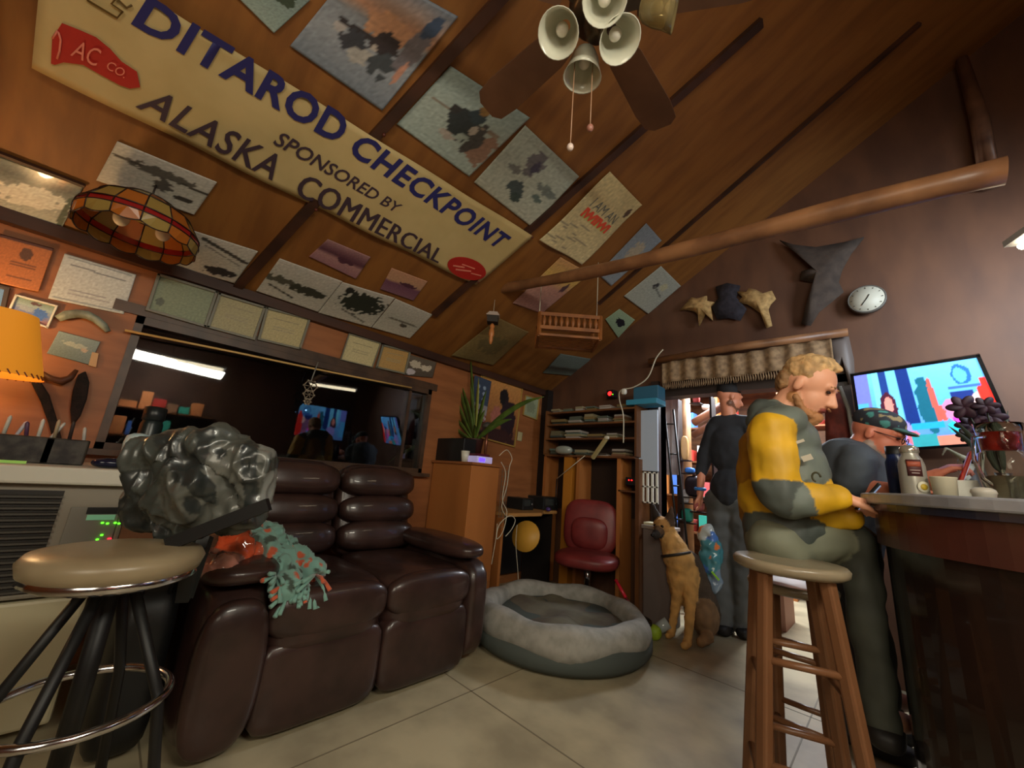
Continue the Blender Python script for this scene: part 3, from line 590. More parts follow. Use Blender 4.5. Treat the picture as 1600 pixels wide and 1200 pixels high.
jl = [(J(262, 690, 1.1), J(285, 735, 1.08), .022), (J(285, 735, 1.08), J(352, 800, 1.05), .022), (J(322, 680, 1.12), J(304, 728, 1.08), .018), (J(345, 708, 1.08), J(392, 735, 1.05), .012), (J(390, 700, 1.06), J(392, 790, 1.04), .016), (J(285, 770, 1.08), J(320, 815, 1.05), .014)]
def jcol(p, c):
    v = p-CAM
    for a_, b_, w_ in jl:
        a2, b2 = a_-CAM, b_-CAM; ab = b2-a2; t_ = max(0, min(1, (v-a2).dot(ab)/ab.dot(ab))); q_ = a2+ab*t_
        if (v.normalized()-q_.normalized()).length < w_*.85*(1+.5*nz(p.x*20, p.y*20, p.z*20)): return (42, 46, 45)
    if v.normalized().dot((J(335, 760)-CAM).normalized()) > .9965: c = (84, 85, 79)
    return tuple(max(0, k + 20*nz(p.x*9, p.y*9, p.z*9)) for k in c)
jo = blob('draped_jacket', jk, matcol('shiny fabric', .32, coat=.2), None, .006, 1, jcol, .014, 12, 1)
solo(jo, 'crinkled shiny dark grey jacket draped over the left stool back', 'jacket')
q = [J(372, 700, 1.02), J(385, 730, 1.02), J(388, 790, 1.03)]

t = thing('dark_gap_filler', 'black bag shape added to darken the gap between the heater and the loveseat', 'bag', (-2.22, .24, 0))  # black shape put in to keep the shaded gap dark
MB().sup((-2.2, .24, .29), (.26, .09, .285), 5).build('bag_body', mat('black gap filler', (20, 21, 22), .45, bump=.4, scale=9), t)
MB().tube([(-1.99, .2, .50), (-1.95, .2, .60), (-1.95, .28, .60), (-1.99, .28, .50)], .009, 8).build('handle', black, t)
# ================= plastic bag and fleece throw on sofa =================
oj = [('e', P(368, 862, x=-2.0), (.10, .085, .085), None, (200, 84, 50)), ('e', P(345, 885, x=-1.93), (.09, .08, .06), None, (134, 92, 80)), ('e', P(392, 862, x=-2.02), (.08, .07, .06), None, (170, 84, 60))]
o = blob('plastic_bag', oj, matcol('crinkly plastic', .12, coat=.9), None, .009, 2, lambda p, c: tuple(max(0, k*(1+.7*nz(p.x*16, p.y*16, p.z*16))) for k in c), .02, 22)
solo(o, 'clear plastic bag of orange things on the loveseat arm', 'bag')
tl = (128, 172, 160)
def tcol(p, c):
    k = nz(p.x*22, p.y*22, p.z*22)
    return (206, 96, 62) if k > .38 else ((70, 84, 74) if k < -.3 else tl)
pr = [('c', P(392, 832, x=-2.12), .06, P(440, 868, x=-2.05), .075, tl), ('c', P(440, 868, x=-2.05), .075, P(480, 900, x=-1.98), .06, tl), ('c', P(410, 850, x=-2.02), .06, P(440, 890, x=-1.95), .06, tl), ('c', P(440, 885, x=-1.9), .04, P(450, 925, x=-1.83), .03, tl)]
random.seed(5)
t = thing('fleece_throw', 'mint green and orange fleece throw with knotted fringe on the loveseat', 'blanket', P(450, 900, x=-2.0))
blob('throw', pr, matcol('fleece', .9, sheen=.3), t, .007, 2, tcol, .022, 12, 1)
b = MB(); cs = []
for k in range(34):
    s = random.choice([(448, 925), (480, 912), (462, 920), (440, 915), (492, 898), (430, 900)])
    e = (s[0]+random.uniform(-34, 26), s[1]+random.uniform(-6, 42)); a = P(*s, x=-1.86-random.random()*.05); z = P(*e, x=-1.77-random.random()*.02)
    n0 = len(b.v); b.tube([a, a.lerp(z, .5)+V((.02, 0, .01)), z], [.007, .006, .009], 6); cc = S(206, 96, 62) if random.random() < .18 else S(*tl); cs += [cc]*(len(b.v)-n0)
b.build('fringe', matcol('fleece', .9), t, colors=cs)

# ================= stained-glass pendant lamp =================
lp = P(222, 330, d=1.88)
t = thing('stained_glass_pendant', 'red and amber stained-glass pendant lamp with scalloped rim', 'lamp', lp)
ctr = P(222, 352, d=1.88); top = ctr + V((0, 0, .15))
lead = mat('lead came', (36, 20, 16), .4)
rg = mat('red glass', (150, 30, 30), .2, coat=.5); ag = mat('amber glass', (176, 100, 36), .25, coat=.5); yg = mat('pale yellow glass', (160, 134, 70), .25, coat=.5); dg_ = mat('dark brown glass', (84, 44, 30), .25, coat=.5)
NR = 14; R0, R1, R2 = .07, .222, .215
def ringp(r, z, a): return ctr + V((r*math.cos(a), r*math.sin(a), z))
prof = [(.04, .15), (.10, .13), (.172, .08), (R1, .0)]
pans = {'red': MB(), 'amb': MB(), 'yel': MB(), 'drk': MB()}
leadb = MB()
for k in range(NR):
    a0 = 2*PI*k/NR; a1 = 2*PI*(k+1)/NR
    for s in range(3):
        (ra_, za), (rb_, zb) = prof[s], prof[s+1]
        key = 'red' if s == 2 and False else ('drk' if s < 1 else ('amb' if (k+s) % 2 else 'yel'))
        if s == 0: key = 'drk'
        pans[key].add([ringp(ra_, za, a0), ringp(ra_, za, a1), ringp(rb_, zb, a1), ringp(rb_, zb, a0)], [(0, 1, 2, 3)], False)
        leadb.tube([ringp(ra_, za, a0), ringp(rb_, zb, a0)], .003, 6)
    # red band, then scalloped skirt
    pans['red'].add([ringp(R1, 0, a0), ringp(R1, 0, a1), ringp(R1+.004, -.028, a1), ringp(R1+.004, -.028, a0)], [(0, 1, 2, 3)], False)
    n = 6; up = [ringp(R1+.004, -.028, a0+(a1-a0)*i/n) for i in range(n+1)]; dn = [ringp(R1, -.072-.014*math.sin(PI*i/n), a0+(a1-a0)*i/n) for i in range(n+1)]
    pans['amb' if k % 2 else 'yel'].add(up + dn[::-1], [tuple(range(2*n+2))], False)
    leadb.tube([ringp(R1, 0, a0), ringp(R1+.004, -.028, a0), ringp(R1, -.072, a0)], .003, 6); leadb.tube(dn, .003, 6)
for r, z in ((R1, 0), (R1+.004, -.028), (.172, .08), (.10, .13)): leadb.tube([ringp(r, z, 2*PI*i/42) for i in range(42)], .0032, 6, closed=True)
for k, m in (('red', rg), ('amb', ag), ('yel', yg), ('drk', dg_)): pans[k].build('glass_panels', m, t)
leadb.build('lead_came', lead, t)
MB().lathe([(0, .165), (.03, .16), (.055, .135), (.05, .13)], ctr).build('cap', brass, t)
MB().tube([ctr+V((0, 0, .16)), V((ctr.x, ctr.y, zc(ctr.x)-.01))], .004, 6).build('chain', mat('dark chain', (40, 30, 24), .5), t)
for dx in (-.07, .08): MB().sup(ctr+V((.02, dx, -.01)), (.03, .03, .04), 2).build('bulb', mat('unlit bulb', (220, 214, 200), .15), t)

# ================= ceiling fan =================
hub = P(935, 20, z=2.75)
hub = V((hub.x, hub.y, 0))
t = thing('ceiling_fan', 'ceiling fan with dark blades and white glass tulip shades', 'fan', V((hub.x, hub.y, 2.7)))
H = lambda z: V((hub.x, hub.y, z))
fanw = mat('dark fan blade', (112, 78, 56), .45, rgb2=(92, 62, 44), scale=4, stretch=(1, 1, 1)); fm = mat('fan metal', (90, 76, 62), .3, .8)
MB().tube([H(zc(hub.x)-.02), H(2.86)], .014).build('down_rod', fm, t)
MB().lathe([(0, 0), (.09, .0), (.11, .03), (.11, .09), (.07, .13), (.02, .14), (0, .14)], H(2.73), seg=28).build('motor_housing', fm, t)
for a in (180, 92, 30, -46, -112):
    a = math.radians(a); d = V((math.cos(a), math.sin(a), 0)); n = V((-d.y, d.x, 0)); o0 = H(2.76); tl_ = V((0, 0, .012))
    b = MB(); q = []
    pts = [(.14, .05), (.22, .068), (.50, .082), (.59, .074), (.62, .04)]
    q = [o0+d*r+n*w_+tl_*(w_/.07) for r, w_ in pts] + [o0+d*r-n*w_-tl_*(w_/.07) for r, w_ in pts[::-1]]
    b.prism(q, (0, 0, .008)); bl = b.build('blade', fanw, t)
    b = MB(); b.bar(o0+d*.07-V((0, 0, .01)), o0+d*.2-V((0, 0, .004)), .035, .006); b.build('blade_iron', fm, bl)
MB().lathe([(0, -.09), (.03, -.088), (.05, -.06), (.055, -.02), (.04, 0)], H(2.72), seg=20).build('light_kit', fm, t)
glw = mat('white tulip glass', (206, 206, 188), .25, coat=.4)
def tulip(p, ax, par, m=glw):
    ax = V(ax).normalized(); b = MB()
    pr = [(r_*1.2, h_*1.2) for r_, h_ in [(.018, 0), (.032, .012), (.044, .04), (.050, .07), (.060, .098), (.057, .097), (.047, .07), (.041, .04), (.03, .014), (.015, .004)]]
    b.lathe(pr, p, ax, 24); s = b.build('tulip_shade', m, par)
    MB().sup(p+ax*.055, (.022, .022, .022), 2).build('bulb', mat('unlit bulb', (220, 214, 200), .15), s)
for (x, y), ax in (((884, 40), None), ((955, 45), None), ((916, 78), None), ((945, 8), None), ((1000, 14), None)):
    p = P(x, y, z=2.64) if y != 8 else P(945, -2, z=2.66)
    out = V((p.x-hub.x, p.y-hub.y, 0));
    if out.length < .01: out = V((.1, -.1, 0))
    out.normalize()
    if (x, y) == (884, 40): ax = P(872, 62, d=1.2)-P(900, 30, d=1.35)
    elif (x, y) == (955, 45): ax = P(985, 85, d=1.25)-P(955, 45, d=1.38)
    elif (x, y) == (916, 78): ax = V((0, 0, -1))+out*.15
    elif (x, y) == (945, 8): ax = (CAM-p)
    else: ax = P(1030, 12, d=1.4)-P(1000, 14, d=1.42)
    k = tulip(p, ax, t, glw if x != 1000 else mat('clear gold-rim glass', (190, 170, 120), .1, trans=.7))
for (x, y0_, y1_, kn) in ((897, 118, 258, 'glass'), (925, 125, 220, 'pink')):
    a = P(x, y0_, d=1.42); z = P(x-2, y1_, d=1.42); z = V((a.x, a.y, z.z))
    c_ = MB().tube([a+V((0, 0, .12)), z], .0018, 6).build('pull_chain', mat('pull chain', (180, 140, 110), .4), t)
    MB().sup(z, (.012, .012, .014), 2, None, 6).build('pull_knob', mat('glass knob', (210, 190, 180), .1) if kn == 'glass' else mat('pink knob', (160, 110, 96), .3), c_)
# ================= wooden cabinet with things on it =================
tan = mat('tan cabinet wood', (178, 112, 58), .45, rgb2=(160, 98, 50), scale=3, stretch=(1, 1, .2))
c0 = P(738, 722, x=-2.4); c1 = P(781, 726, x=-2.4); CZ = c0.z
t = thing('cabinet', 'tall plain tan wooden cabinet between the loveseat and the desk', 'cabinet', (-2.66, (c0.y+c1.y)/2, 0))
MB().box((-2.93, c0.y, .0), (-2.4, c1.y, CZ-.02)).build('carcass', tan, t, bevel=.004)
MB().box((-2.94, c0.y-.015, CZ-.02), (-2.38, c1.y+.03, CZ)).build('top', mat('cabinet top', (150, 92, 50), .35), t)
cy = (c0.y+c1.y)/2
def onc(px, y=None): p = P(px, 700, y=y or cy); return V((p.x, p.y, CZ))
p = onc(688, c0.y+.10)
t = thing('speaker', 'black speaker with a glowing blue ring on the cabinet', 'speaker', p)
MB().box(V((P(660, 700, y=c0.y+.05).x, c0.y+.03, CZ)), V((P(727, 700, y=c0.y+.05).x, c0.y+.17, CZ+.20))).build('case', black, t, bevel=.008)
q = P(679, 693, y=c0.y+.028)
MB().tube([q+V((.013*math.cos(a), -.001, .019*math.sin(a))) for a in [2*PI*k/24 for k in range(24)]], .002, 6, closed=True).build('ring_light', mat('blue ring light', (40, 70, 255), .3, emit=6), t)
MB().sup(q, (.004, .003, .006), 2).build('logo_dot', mat('dim blue light', (60, 80, 200), .3, emit=1.5), t)
# plant
p = V((-2.80, c0.y+.17, CZ)); p = onc(700, c0.y+.0); p.y = c1.y-.04; p.x = -2.72
t = thing('potted_plant', 'leafy potted plant with long arching blades on the cabinet', 'plant', p)
MB().lathe([(0, 0), (.06, 0), (.085, .21), (.09, .22), (.078, .22), (.07, .19), (0, .19)], p).build('pot', mat('dark red pot', (60, 28, 24), .5), t)
leafm = mat('plant leaf', (86, 112, 44), .45, rgb2=(60, 84, 34), scale=14); yl = mat('yellow leaf', (156, 158, 80), .45)
root = p+V((0, 0, .19)); random.seed(11)
ends = [(668, 560, .1), (735, 556, .02), (748, 590, .04), (720, 600, .05), (690, 600, .05), (758, 640, .04), (640, 640, .06), (604, 724, .18), (655, 660, .1), (800, 655, .05), (850, 620, .12), (650, 600, .1), (705, 575, .02), (728, 620, .03), (680, 628, .06), (715, 640, .02), (742, 664, .05), (670, 668, .06), (760, 610, .08), (700, 618, 0), (712, 590, .02), (686, 580, .04), (735, 600, .03)]
for k, (x, y, arch) in enumerate(ends):
    e = P(x, y, y=root.y + random.uniform(-.1, .06) if x > 620 else c0.y-.08); mid = root.lerp(e, .55) + V((0, 0, arch+.03)); n = 9
    def lf(u, v, e=e, mid=mid):
        s = root*(1-v)**2 + mid*2*v*(1-v) + e*v*v; d = (e-root); side = d.cross(V((0, 1, 0.2))).normalized()
        return s + side*(u-.5)*.05*(math.sin(PI*min(1, .12+v*.86)))
    MB().sheet(lf, 2, n, .0012).build('leaf', yl if k % 6 == 2 else leafm, t)
c = onc(728, c0.y+.03)
solo(MB().lathe([(0, 0), (.026, 0), (.037, .09), (.034, .09), (.024, .005), (0, .005)], c).build('paper_cup', whitep), 'plain white cup near the front corner of the cabinet', 'cup')
a = P(747, 712, x=-2.47); t = thing('router', 'white router lit violet-blue on the cabinet', 'router', V((a.x, a.y+.05, CZ)))
MB().box((-2.54, c0.y+.05, CZ), (-2.40, c0.y+.22, CZ+.055)).build('case', mat('router case', (190, 180, 230), .3, emit=.25), t, bevel=.008)
MB().box((-2.40, c0.y+.07, CZ+.012), (-2.396, c0.y+.13, CZ+.04)).build('blue_light', mat('blue light', (60, 40, 255), .3, emit=5), t)
MB().box((-2.53, c0.y+.06, CZ+.055), (-2.42, c0.y+.20, CZ+.075)).build('lid', mat('dark red lid', (80, 20, 40), .4), t)
c = P(762, 668, x=-2.62); t = thing('desk_lamp', 'small lamp with a metal dome behind the violet router', 'lamp', V((c.x, c.y, CZ)))
MB().lathe([(.055, 0), (.05, .025), (.03, .045), (.0, .052)], c).build('dome', steel, t); MB().tube([c+V((0, 0, .03)), V((c.x, c.y, CZ+.01))], .012).build('stem', mat('copper stem', (130, 80, 60), .3, .6), t)
MB().lathe([(0, 0), (.05, 0), (.045, .015), (0, .018)], V((c.x, c.y, CZ))).build('base', steel, t)
# tangled white cables down the cabinet side
cab = mat('white cable', (200, 192, 170), .5); random.seed(3)
def cable(pp, label, x=None, y=None, r=.0035, m=cab, jitter=0):
    pts = [P(a_, b_, x=x, y=y) for a_, b_ in pp]
    sm = []
    for i in range(len(pts)-1):
        p0, p1, p2, p3 = pts[max(i-1, 0)], pts[i], pts[i+1], pts[min(i+2, len(pts)-1)]
        for k in range(5):
            s = k/5; sm.append(.5*((2*p1)+(p2-p0)*s+(2*p0-5*p1+4*p2-p3)*s*s+(3*p1-p0-3*p2+p3)*s**3))
    sm.append(pts[-1]); return solo(MB().tube(sm, r, 6).build('cable', m), label, 'cable')
cable([(780, 712), (792, 703), (800, 716), (796, 730), (792, 760), (784, 790), (790, 806)], 'white cable looping off the cabinet corner beside the router', x=-2.36)
cable([(783, 722), (790, 740), (785, 780), (792, 800), (786, 830), (776, 842), (780, 820), (796, 806), (805, 812), (800, 826), (790, 838)], 'long coiled white cable hanging down the cabinet side', x=-2.33)
cable([(777, 818), (775, 840), (770, 870), (768, 882)], 'thin cable dropping behind the coil to the floor side', x=-2.32, r=.0025)
cable([(808, 820), (806, 850), (809, 890), (810, 920)], 'thin white cable hanging straight down beside the desk', x=-2.34, r=.0025)
b = MB(); xx = -2.37
for k in range(13): z0 = P(784, 728+k*8, x=xx).z; b.box((xx, c1.y+.005, z0-.002), (xx+.002, c1.y+.075, z0+.002))
for k in range(3): b.box((xx-.001, c1.y+.005+.034*k, CZ-.42), (xx+.003, c1.y+.009+.034*k, CZ-.03))
solo(b.build('wire_rack', mat('wire rack', (130, 120, 104), .4, .6)), 'narrow wire rack hanging on the far side of the cabinet', 'rack')

# ================= left wall beyond the window =================
poster('portrait_poster', wq([(745, 682), (803, 698), (816, 603), (752, 588)], .012), pic([(0, (96, 60, 50)), (.3, (150, 96, 54)), (1, (206, 146, 80))],
    [('e', .58, .74, .12, .13, (24, 22, 24), .4), ('e', .72, .4, .2, .3, (44, 28, 36), .6), ('e', .42, .42, .12, .14, (170, 104, 90), .8), ('e', .5, .1, .5, .12, (64, 36, 34), 1)], 40), 'framed orange poster of a dark-haired figure behind the plant', 'poster', frame=mat('gold frame', (176, 140, 70), .4))
poster('flag_print', wq([(736, 652), (758, 660), (768, 596), (742, 586)], .05), pic([(0, (190, 180, 178)), (1, (70, 82, 104))], [('b', 0, .38, 1, 1, (60, 74, 98))] + [('e', .3+.35*(k % 2), .5+.14*(k//2), .09, .04, (150, 170, 196), .3) for k in range(6)] + [('l', 0, .30-k*.11, 1, .12-k*.11, .022, (130, 60, 56)) for k in range(4)], 41), 'hanging print of stars and stripes left of the portrait poster', 'flag')
poster('framed_note', wq([(817, 648), (838, 656), (842, 624), (821, 618)], .012), pic([(0, (150, 160, 130)), (1, (160, 170, 140))], [('e', .5, .5, .3, .3, (130, 140, 112), 1)], 42), 'small framed green note right of the portrait poster', 'note', frame=mat('gold frame', (176, 140, 70), .4), fw=.01)
poster('paper_tag', wq([(808, 688), (815, 690), (817, 676), (810, 674)], .012), pic([(0, (190, 176, 130)), (1, (190, 176, 130))], [], 43), 'tiny cream tag on the wall beneath the framed green note', 'tag', nu=6, nv=6)

# hanging sun-catcher at the window
c = P(484, 610, x=WX+.07); t = thing('sun_catcher', 'beaded glass sun-catcher hanging in the window on a strap', 'ornament', c)
MB().tube([P(497, 566, x=WX+.05), P(490, 585, x=WX+.07), P(486, 596, x=WX+.07)], .0045, 6).build('strap', mat('grey strap', (130, 128, 122), .5), t)
bm_ = mat('beaded glass', (150, 140, 124), .15, .5); b = MB(); k6 = [2*PI*k/6 for k in range(6)]
for zz, rr in ((.03, .042), (-.03, .034), (-.08, .02)):
    for a in k6:
        q0 = c+V((0, rr*math.cos(a)*1.05, zz+rr*math.sin(a))); q1 = c+V((0, rr*math.cos(a+PI/3)*1.05, zz+rr*math.sin(a+PI/3))); b.tube([q0, q1], .004, 6); b.tube([q0, c+V((0, 0, zz))], .0025, 5); b.sup(q0, (.008, .008, .008), 2, None, 4)
b.build('beads', bm_, t); MB().sup(P(478, 641, x=WX+.08), (.006, .006, .006), 2).build('crystal', mat('blue crystal glint', (150, 200, 255), .05, emit=.8), t)  # crystal is no lamp: its glint is put in as emission
# hanging birdhouse ornament
c = P(770, 500, y=1.98); e1 = V((.72, .69, 0)); e2 = V((-.69, .72, 0))
t = thing('hanging_birdhouse', 'small hanging birdhouse ornament with a carved figure beneath it', 'ornament', c)
MB().tube([c+V((0, 0, .03)), V((c.x, c.y, P(770, 462, y=1.98).z))], .0018, 5).build('string', cab, t)
A = Matrix((e1, e2, V((0, 0, 1)))).transposed()
hb = MB().obox(c, (.045, .04, .028), ax=A).build('house', mat('dark house', (44, 38, 34), .6), t)
b = MB()
for k in range(3): b.obox(c+V((0, 0, .033+.014*k)), (.054-.009*k, .046-.009*k, .005), ax=A)
b.build('roof', mat('white stripes', (176, 160, 150), .5), t)
MB().lathe([(r_*1.5, z_*1.45) for r_, z_ in [(0, -.13), (.007, -.125), (.012, -.10), (.010, -.085), (.017, -.07), (.014, -.045), (.010, -.035), (.014, -.022), (.010, -.008), (0, 0)]], c+V((0, 0, -.028)), seg=12).build('figure', mat('carved figure', (190, 120, 66), .4), t)

# wooden slatted rack hanging at the corner ceiling
rk = mat('rack wood', (150, 92, 44), .5, rgb2=(120, 72, 36), scale=8)
c = P(890, 518, d=2.95); t = thing('slatted_rack', 'slatted wooden rack with turned spindles hung high in the corner', 'rack', c)
hw = .235; b = MB(); sp = MB(); dk_ = MB()
F = lambda a_, b_, z: c + e1*a_ + e2*b_ + V((0, 0, z))
for z in (.13, .02): b.bar(F(-hw, 0, z), F(hw, 0, z), .02, .03)
for a_ in (-hw, hw): b.bar(F(a_, 0, -.05), F(a_, 0, .145), .025, .025, up=(1, 0, 0)); b.bar(F(a_, 0, -.04), F(a_, .3, -.04), .02, .03); b.bar(F(a_, 0, .13), F(a_, .3, .13), .02, .03); b.bar(F(a_, .3, -.05), F(a_, .3, .145), .025, .025, up=(1, 0, 0))
b.bar(F(-hw, .3, .13), F(hw, .3, .13), .02, .03); b.bar(F(-hw, 0, -.04), F(hw, 0, -.04), .02, .02); b.bar(F(-hw, .3, -.04), F(hw, .3, -.04), .02, .02)
fr = b.build('frame', rk, t, bevel=.002)
for k in range(10): MB().lathe([(.006, -.045), (.014, -.02), (.018, 0), (.014, .02), (.006, .045)], F(-hw+.035+.4*k/9, 0, .075), seg=8).build('spindle', rk, fr)
for k in range(8): MB().bar(F(-hw, .02+.037*k, -.045), F(hw, .02+.037*k, -.045), .012, .006).build('slat', rk, fr)
for a_, b_ in ((-hw, .15), (hw, .15)): MB().tube([F(a_, b_, .13), V((F(a_, b_, 0).x, F(a_, b_, 0).y, zc(F(a_, b_, 0).x)-.002))], .004, 6).build('cord', cab, t)

# ================= desk, electronics =================
desk = mat('desk top', (176, 128, 74), .4)
t = thing('corner_desk', 'tan desk in the dark corner beside the cabinet', 'desk', (-2.68, 2.95, 0))
MB().prism([V((-2.92, c1.y+.05, .72)), V((-2.36, c1.y+.12, .72)), V((-2.36, 2.9, .72)), V((-2.5, 3.1, .72)), V((-2.5, 3.32, .72)), V((-2.92, 3.32, .72))], (0, 0, .03)).build('top', desk, t, bevel=.004)
MB().box((-2.9, c1.y+.1, 0), (-2.42, c1.y+.13, .72)).build('side_panel', tan, t); MB().box((-2.9, 3.28, 0), (-2.55, 3.31, .72)).build('side_panel', mat('dark panel', (26, 20, 18), .6), t)
MB().box((-2.92, c1.y+.14, .1), (-2.9, 3.27, .70)).build('back_panel', mat('dark panel', (26, 20, 18), .6), t)
for nm, px, hh, ww, lab in (('radio', 815, .11, .08, 'black radio on the desk beside the cabinet'), ('printer', 850, .13, .12, 'larger black printer-like box on the desk near the corner')):
    q = P(px, 770, x=-2.66); c = V((-2.66, q.y, .75)); t = thing(nm, lab, nm, c)
    MB().box(c+V((-.12, -ww, 0)), c+V((.10, ww, hh))).build('case', mat('black box', (30, 32, 32), .35), t, bevel=.008)
    MB().box(c+V((.10, -ww*.8, hh*.35)), c+V((.103, ww*.3, hh*.85))).build('front_panel', mat('dark grey panel', (52, 56, 54), .3), t)
    MB().lathe([(0, 0), (.014, 0), (.012, .01), (0, .01)], c+V((.102, ww*.6, hh*.5)), (1, 0, 0), 12).build('knob', steel, t)
q = P(884, 773, x=-2.5); solo(MB().sup(V((-2.46, 3.12, .77)), (.025, .025, .02), 2).build('ball', mat('purple ball', (70, 50, 110), .3)), 'small purple ball on the desk edge above the red chair', 'ball')
solo(MB().lathe([(0, 0), (.13, 0), (.13, .012), (0, .012)], P(822, 838, y=c1.y+.35), (.3, -1, .3), 24).build('round_tray', mat('yellow wood', (190, 140, 50), .5)), 'round yellow tray tucked under the desk', 'tray')
# swing-arm
q = [P(870, 748, y=3.3), P(914, 712, y=3.3), P(926, 716, y=3.28), P(948, 684, y=3.25)]
t = thing('swing_arm_lamp', 'folded cream swing-arm lamp in front of the shelf', 'lamp', V((q[0].x, q[0].y, q[0].z)))
MB().tube([q[0], q[1]], .004, 6).build('lower_arm', cab, t); MB().bar(q[2], q[3], .03, .03).build('upper_arm', mat('cream arm', (176, 160, 110), .4), t); MB().tube([q[0], V((q[0].x, q[0].y, .77))], .006, 6).build('post', black, t)
MB().sup(q[3], (.025, .02, .018), 2.5).build('head', cab, t)

# ---- office chair ----
rc = mat('dark red vinyl', (124, 44, 42), .42, rgb2=(104, 34, 34), scale=8, bump=.1)
cc = P(918, 905, y=3.15); cx, cyy = cc.x, 3.15
t = thing('office_chair', 'worn dark red swivel chair facing the shelves', 'chair', (cx, cyy, 0))
M = Matrix.Rotation(math.radians(22), 3, 'Z'); O_ = V((cx, cyy, 0)); lc_ = lambda a_, b_, z_: O_ + M @ V((a_, b_, z_))
MB().sup(lc_(0, -.06, .41), (.27, .25, .065), 3.2, M).build('seat', rc, t)
MB().sup(lc_(-.02, .17, .66), (.25, .055, .24), 3.6, M @ Matrix.Rotation(math.radians(-8), 3, 'X')).build('backrest', rc, t)
MB().sup(lc_(-.02, .12, .60), (.17, .05, .14), 3, M).build('lumbar', rc, t)
MB().tube([V((cx, cyy, .40)), V((cx, cyy, .08))], [.03, .03], 12).build('column', chrome, t)
for k in range(5):
    a = 2*PI*k/5+.3; e = V((cx+.17*math.cos(a), cyy+.17*math.sin(a), .05))
    l = MB().tube([V((cx, cyy, .09)), e], [.025, .015], 8).build('base_arm', black, t); MB().sup(e+V((0, 0, -.025)), (.02, .02, .024), 2).build('caster', black, l)

# ================= shelves on the back wall =================
shw = mat('shelf wood', (120, 76, 42), .5, rgb2=(92, 56, 32), scale=5, stretch=(1, 1, .3)); shd = mat('shelf dark', (40, 26, 20), .6)
SX0, SX1 = P(858, 660, y=3.4).x, P(1000, 660, y=3.4).x
zs = [P(930, y_, y=3.34).z for y_ in (640, 660, 684, 712)]
t = thing('bookshelf', 'open wooden shelf unit crowded with papers on the back wall', 'shelf', ((SX0+SX1)/2, 3.48, zs[3]))
MB().box((SX0, 3.57, .76), (SX1, 3.59, zs[0]+.02)).build('back', shd, t)
for x in (SX0, SX1-.02): MB().box((x, 3.33, zs[3]), (x+.02, 3.57, zs[0]+.02)).build('side', shw, t)
for z in zs: MB().box((SX0+.02, 3.33, z-.018), (SX1-.02, 3.57, z)).build('shelf_board', shw, t)
for x, m in ((SX0, tan), (P(885, 740, y=3.4).x, mat('ochre panel', (186, 120, 40), .5)), (P(905, 740, y=3.4).x, tan), (P(968, 740, y=3.4).x, tan), (SX1-.02, shw)):
    MB().box((x, 3.35, .02), (x+(.10 if m.name == 'ochre panel' else .035), 3.57, zs[3]-.018)).build('upright', m, t)
MB().box((P(970, 770, y=3.4).x, 3.35, P(970, 768, y=3.4).z), (SX1-.02, 3.57, P(970, 768, y=3.4).z+.015)).build('shelf_board', shw, t)
random.seed(21)
huesb = [(150, 140, 110), (110, 104, 80), (90, 96, 84), (70, 60, 50), (160, 150, 140), (120, 84, 60), (96, 110, 100), (170, 160, 150), (60, 70, 66), (130, 110, 70)]
words = ['olive', 'cream', 'grey', 'brown', 'pale']; nb = 0
wh = ['on the top shelf', 'on the second shelf', 'on the third shelf', 'on the lowest shelf']
for li, z in enumerate(zs):
    x = SX0+.05
    while x < SX1-.2:
        wd = random.uniform(.10, .22); n = random.randint(2, 4); zz = z+.0005; gp = 'papers and books stacked %s' % wh[li]
        for k in range(n):
            th = random.uniform(.012, .03)
            if li < 1 and k > 1 or zz + th > (z + .125): break
            w2 = wd*random.uniform(.8, 1); off = random.uniform(0, .01); h = random.choice(huesb)
            o = MB().box((x+off, 3.36+random.uniform(0, .03), zz), (x+off+w2, 3.54, zz+th)).build('paper_stack', mat('paper_%d' % huesb.index(h), h, .6))
            solo(o, 'flat book or paper bundle lying %s of the corner unit' % wh[li], 'paper', gp); zz += th+.0006
        x += wd+random.uniform(.02, .05)
q = P(888, 703, y=3.36); solo(MB().sup(V((q.x, 3.28, zs[3]+.045)), (.10, .05, .045), 2.4).build('plastic_bundle', mat('clear bundle', (150, 156, 146), .15, coat=.6)), 'shiny clear plastic bundle at the left of the lowest shelf', 'bundle')
for x_, y_ in ((983, 748), (988, 748)): pass
q = P(985, 752, y=3.36); t = thing('modem', 'small black box with two red lights on the low shelf', 'modem', q)
MB().box(q+V((-.05, 0, -.035)), q+V((.05, .1, .035))).build('case', black, t, bevel=.004)
for dx in (-.014, .014): MB().sup(q+V((dx, -.003, .01)), (.007, .003, .005), 2).build('red_light', mat('red led', (255, 20, 20), .3, emit=8), t)
q = P(953, 615, y=3.5); t = thing('alarm_sensor', 'small black sensor with a bright red light high on the back wall', 'sensor', q)
MB().box(q+V((-.04, .0, -.04)), q+V((.04, .095, .04))).build('case', black, t, bevel=.004); MB().sup(q+V((0, -.004, 0)), (.022, .006, .022), 2).build('red_light', mat('red led', (255, 20, 20), .3, emit=8), t); MB().sup(q+V((.035, -.004, -.012)), (.006, .004, .005), 2).build('green_light', grn, t)
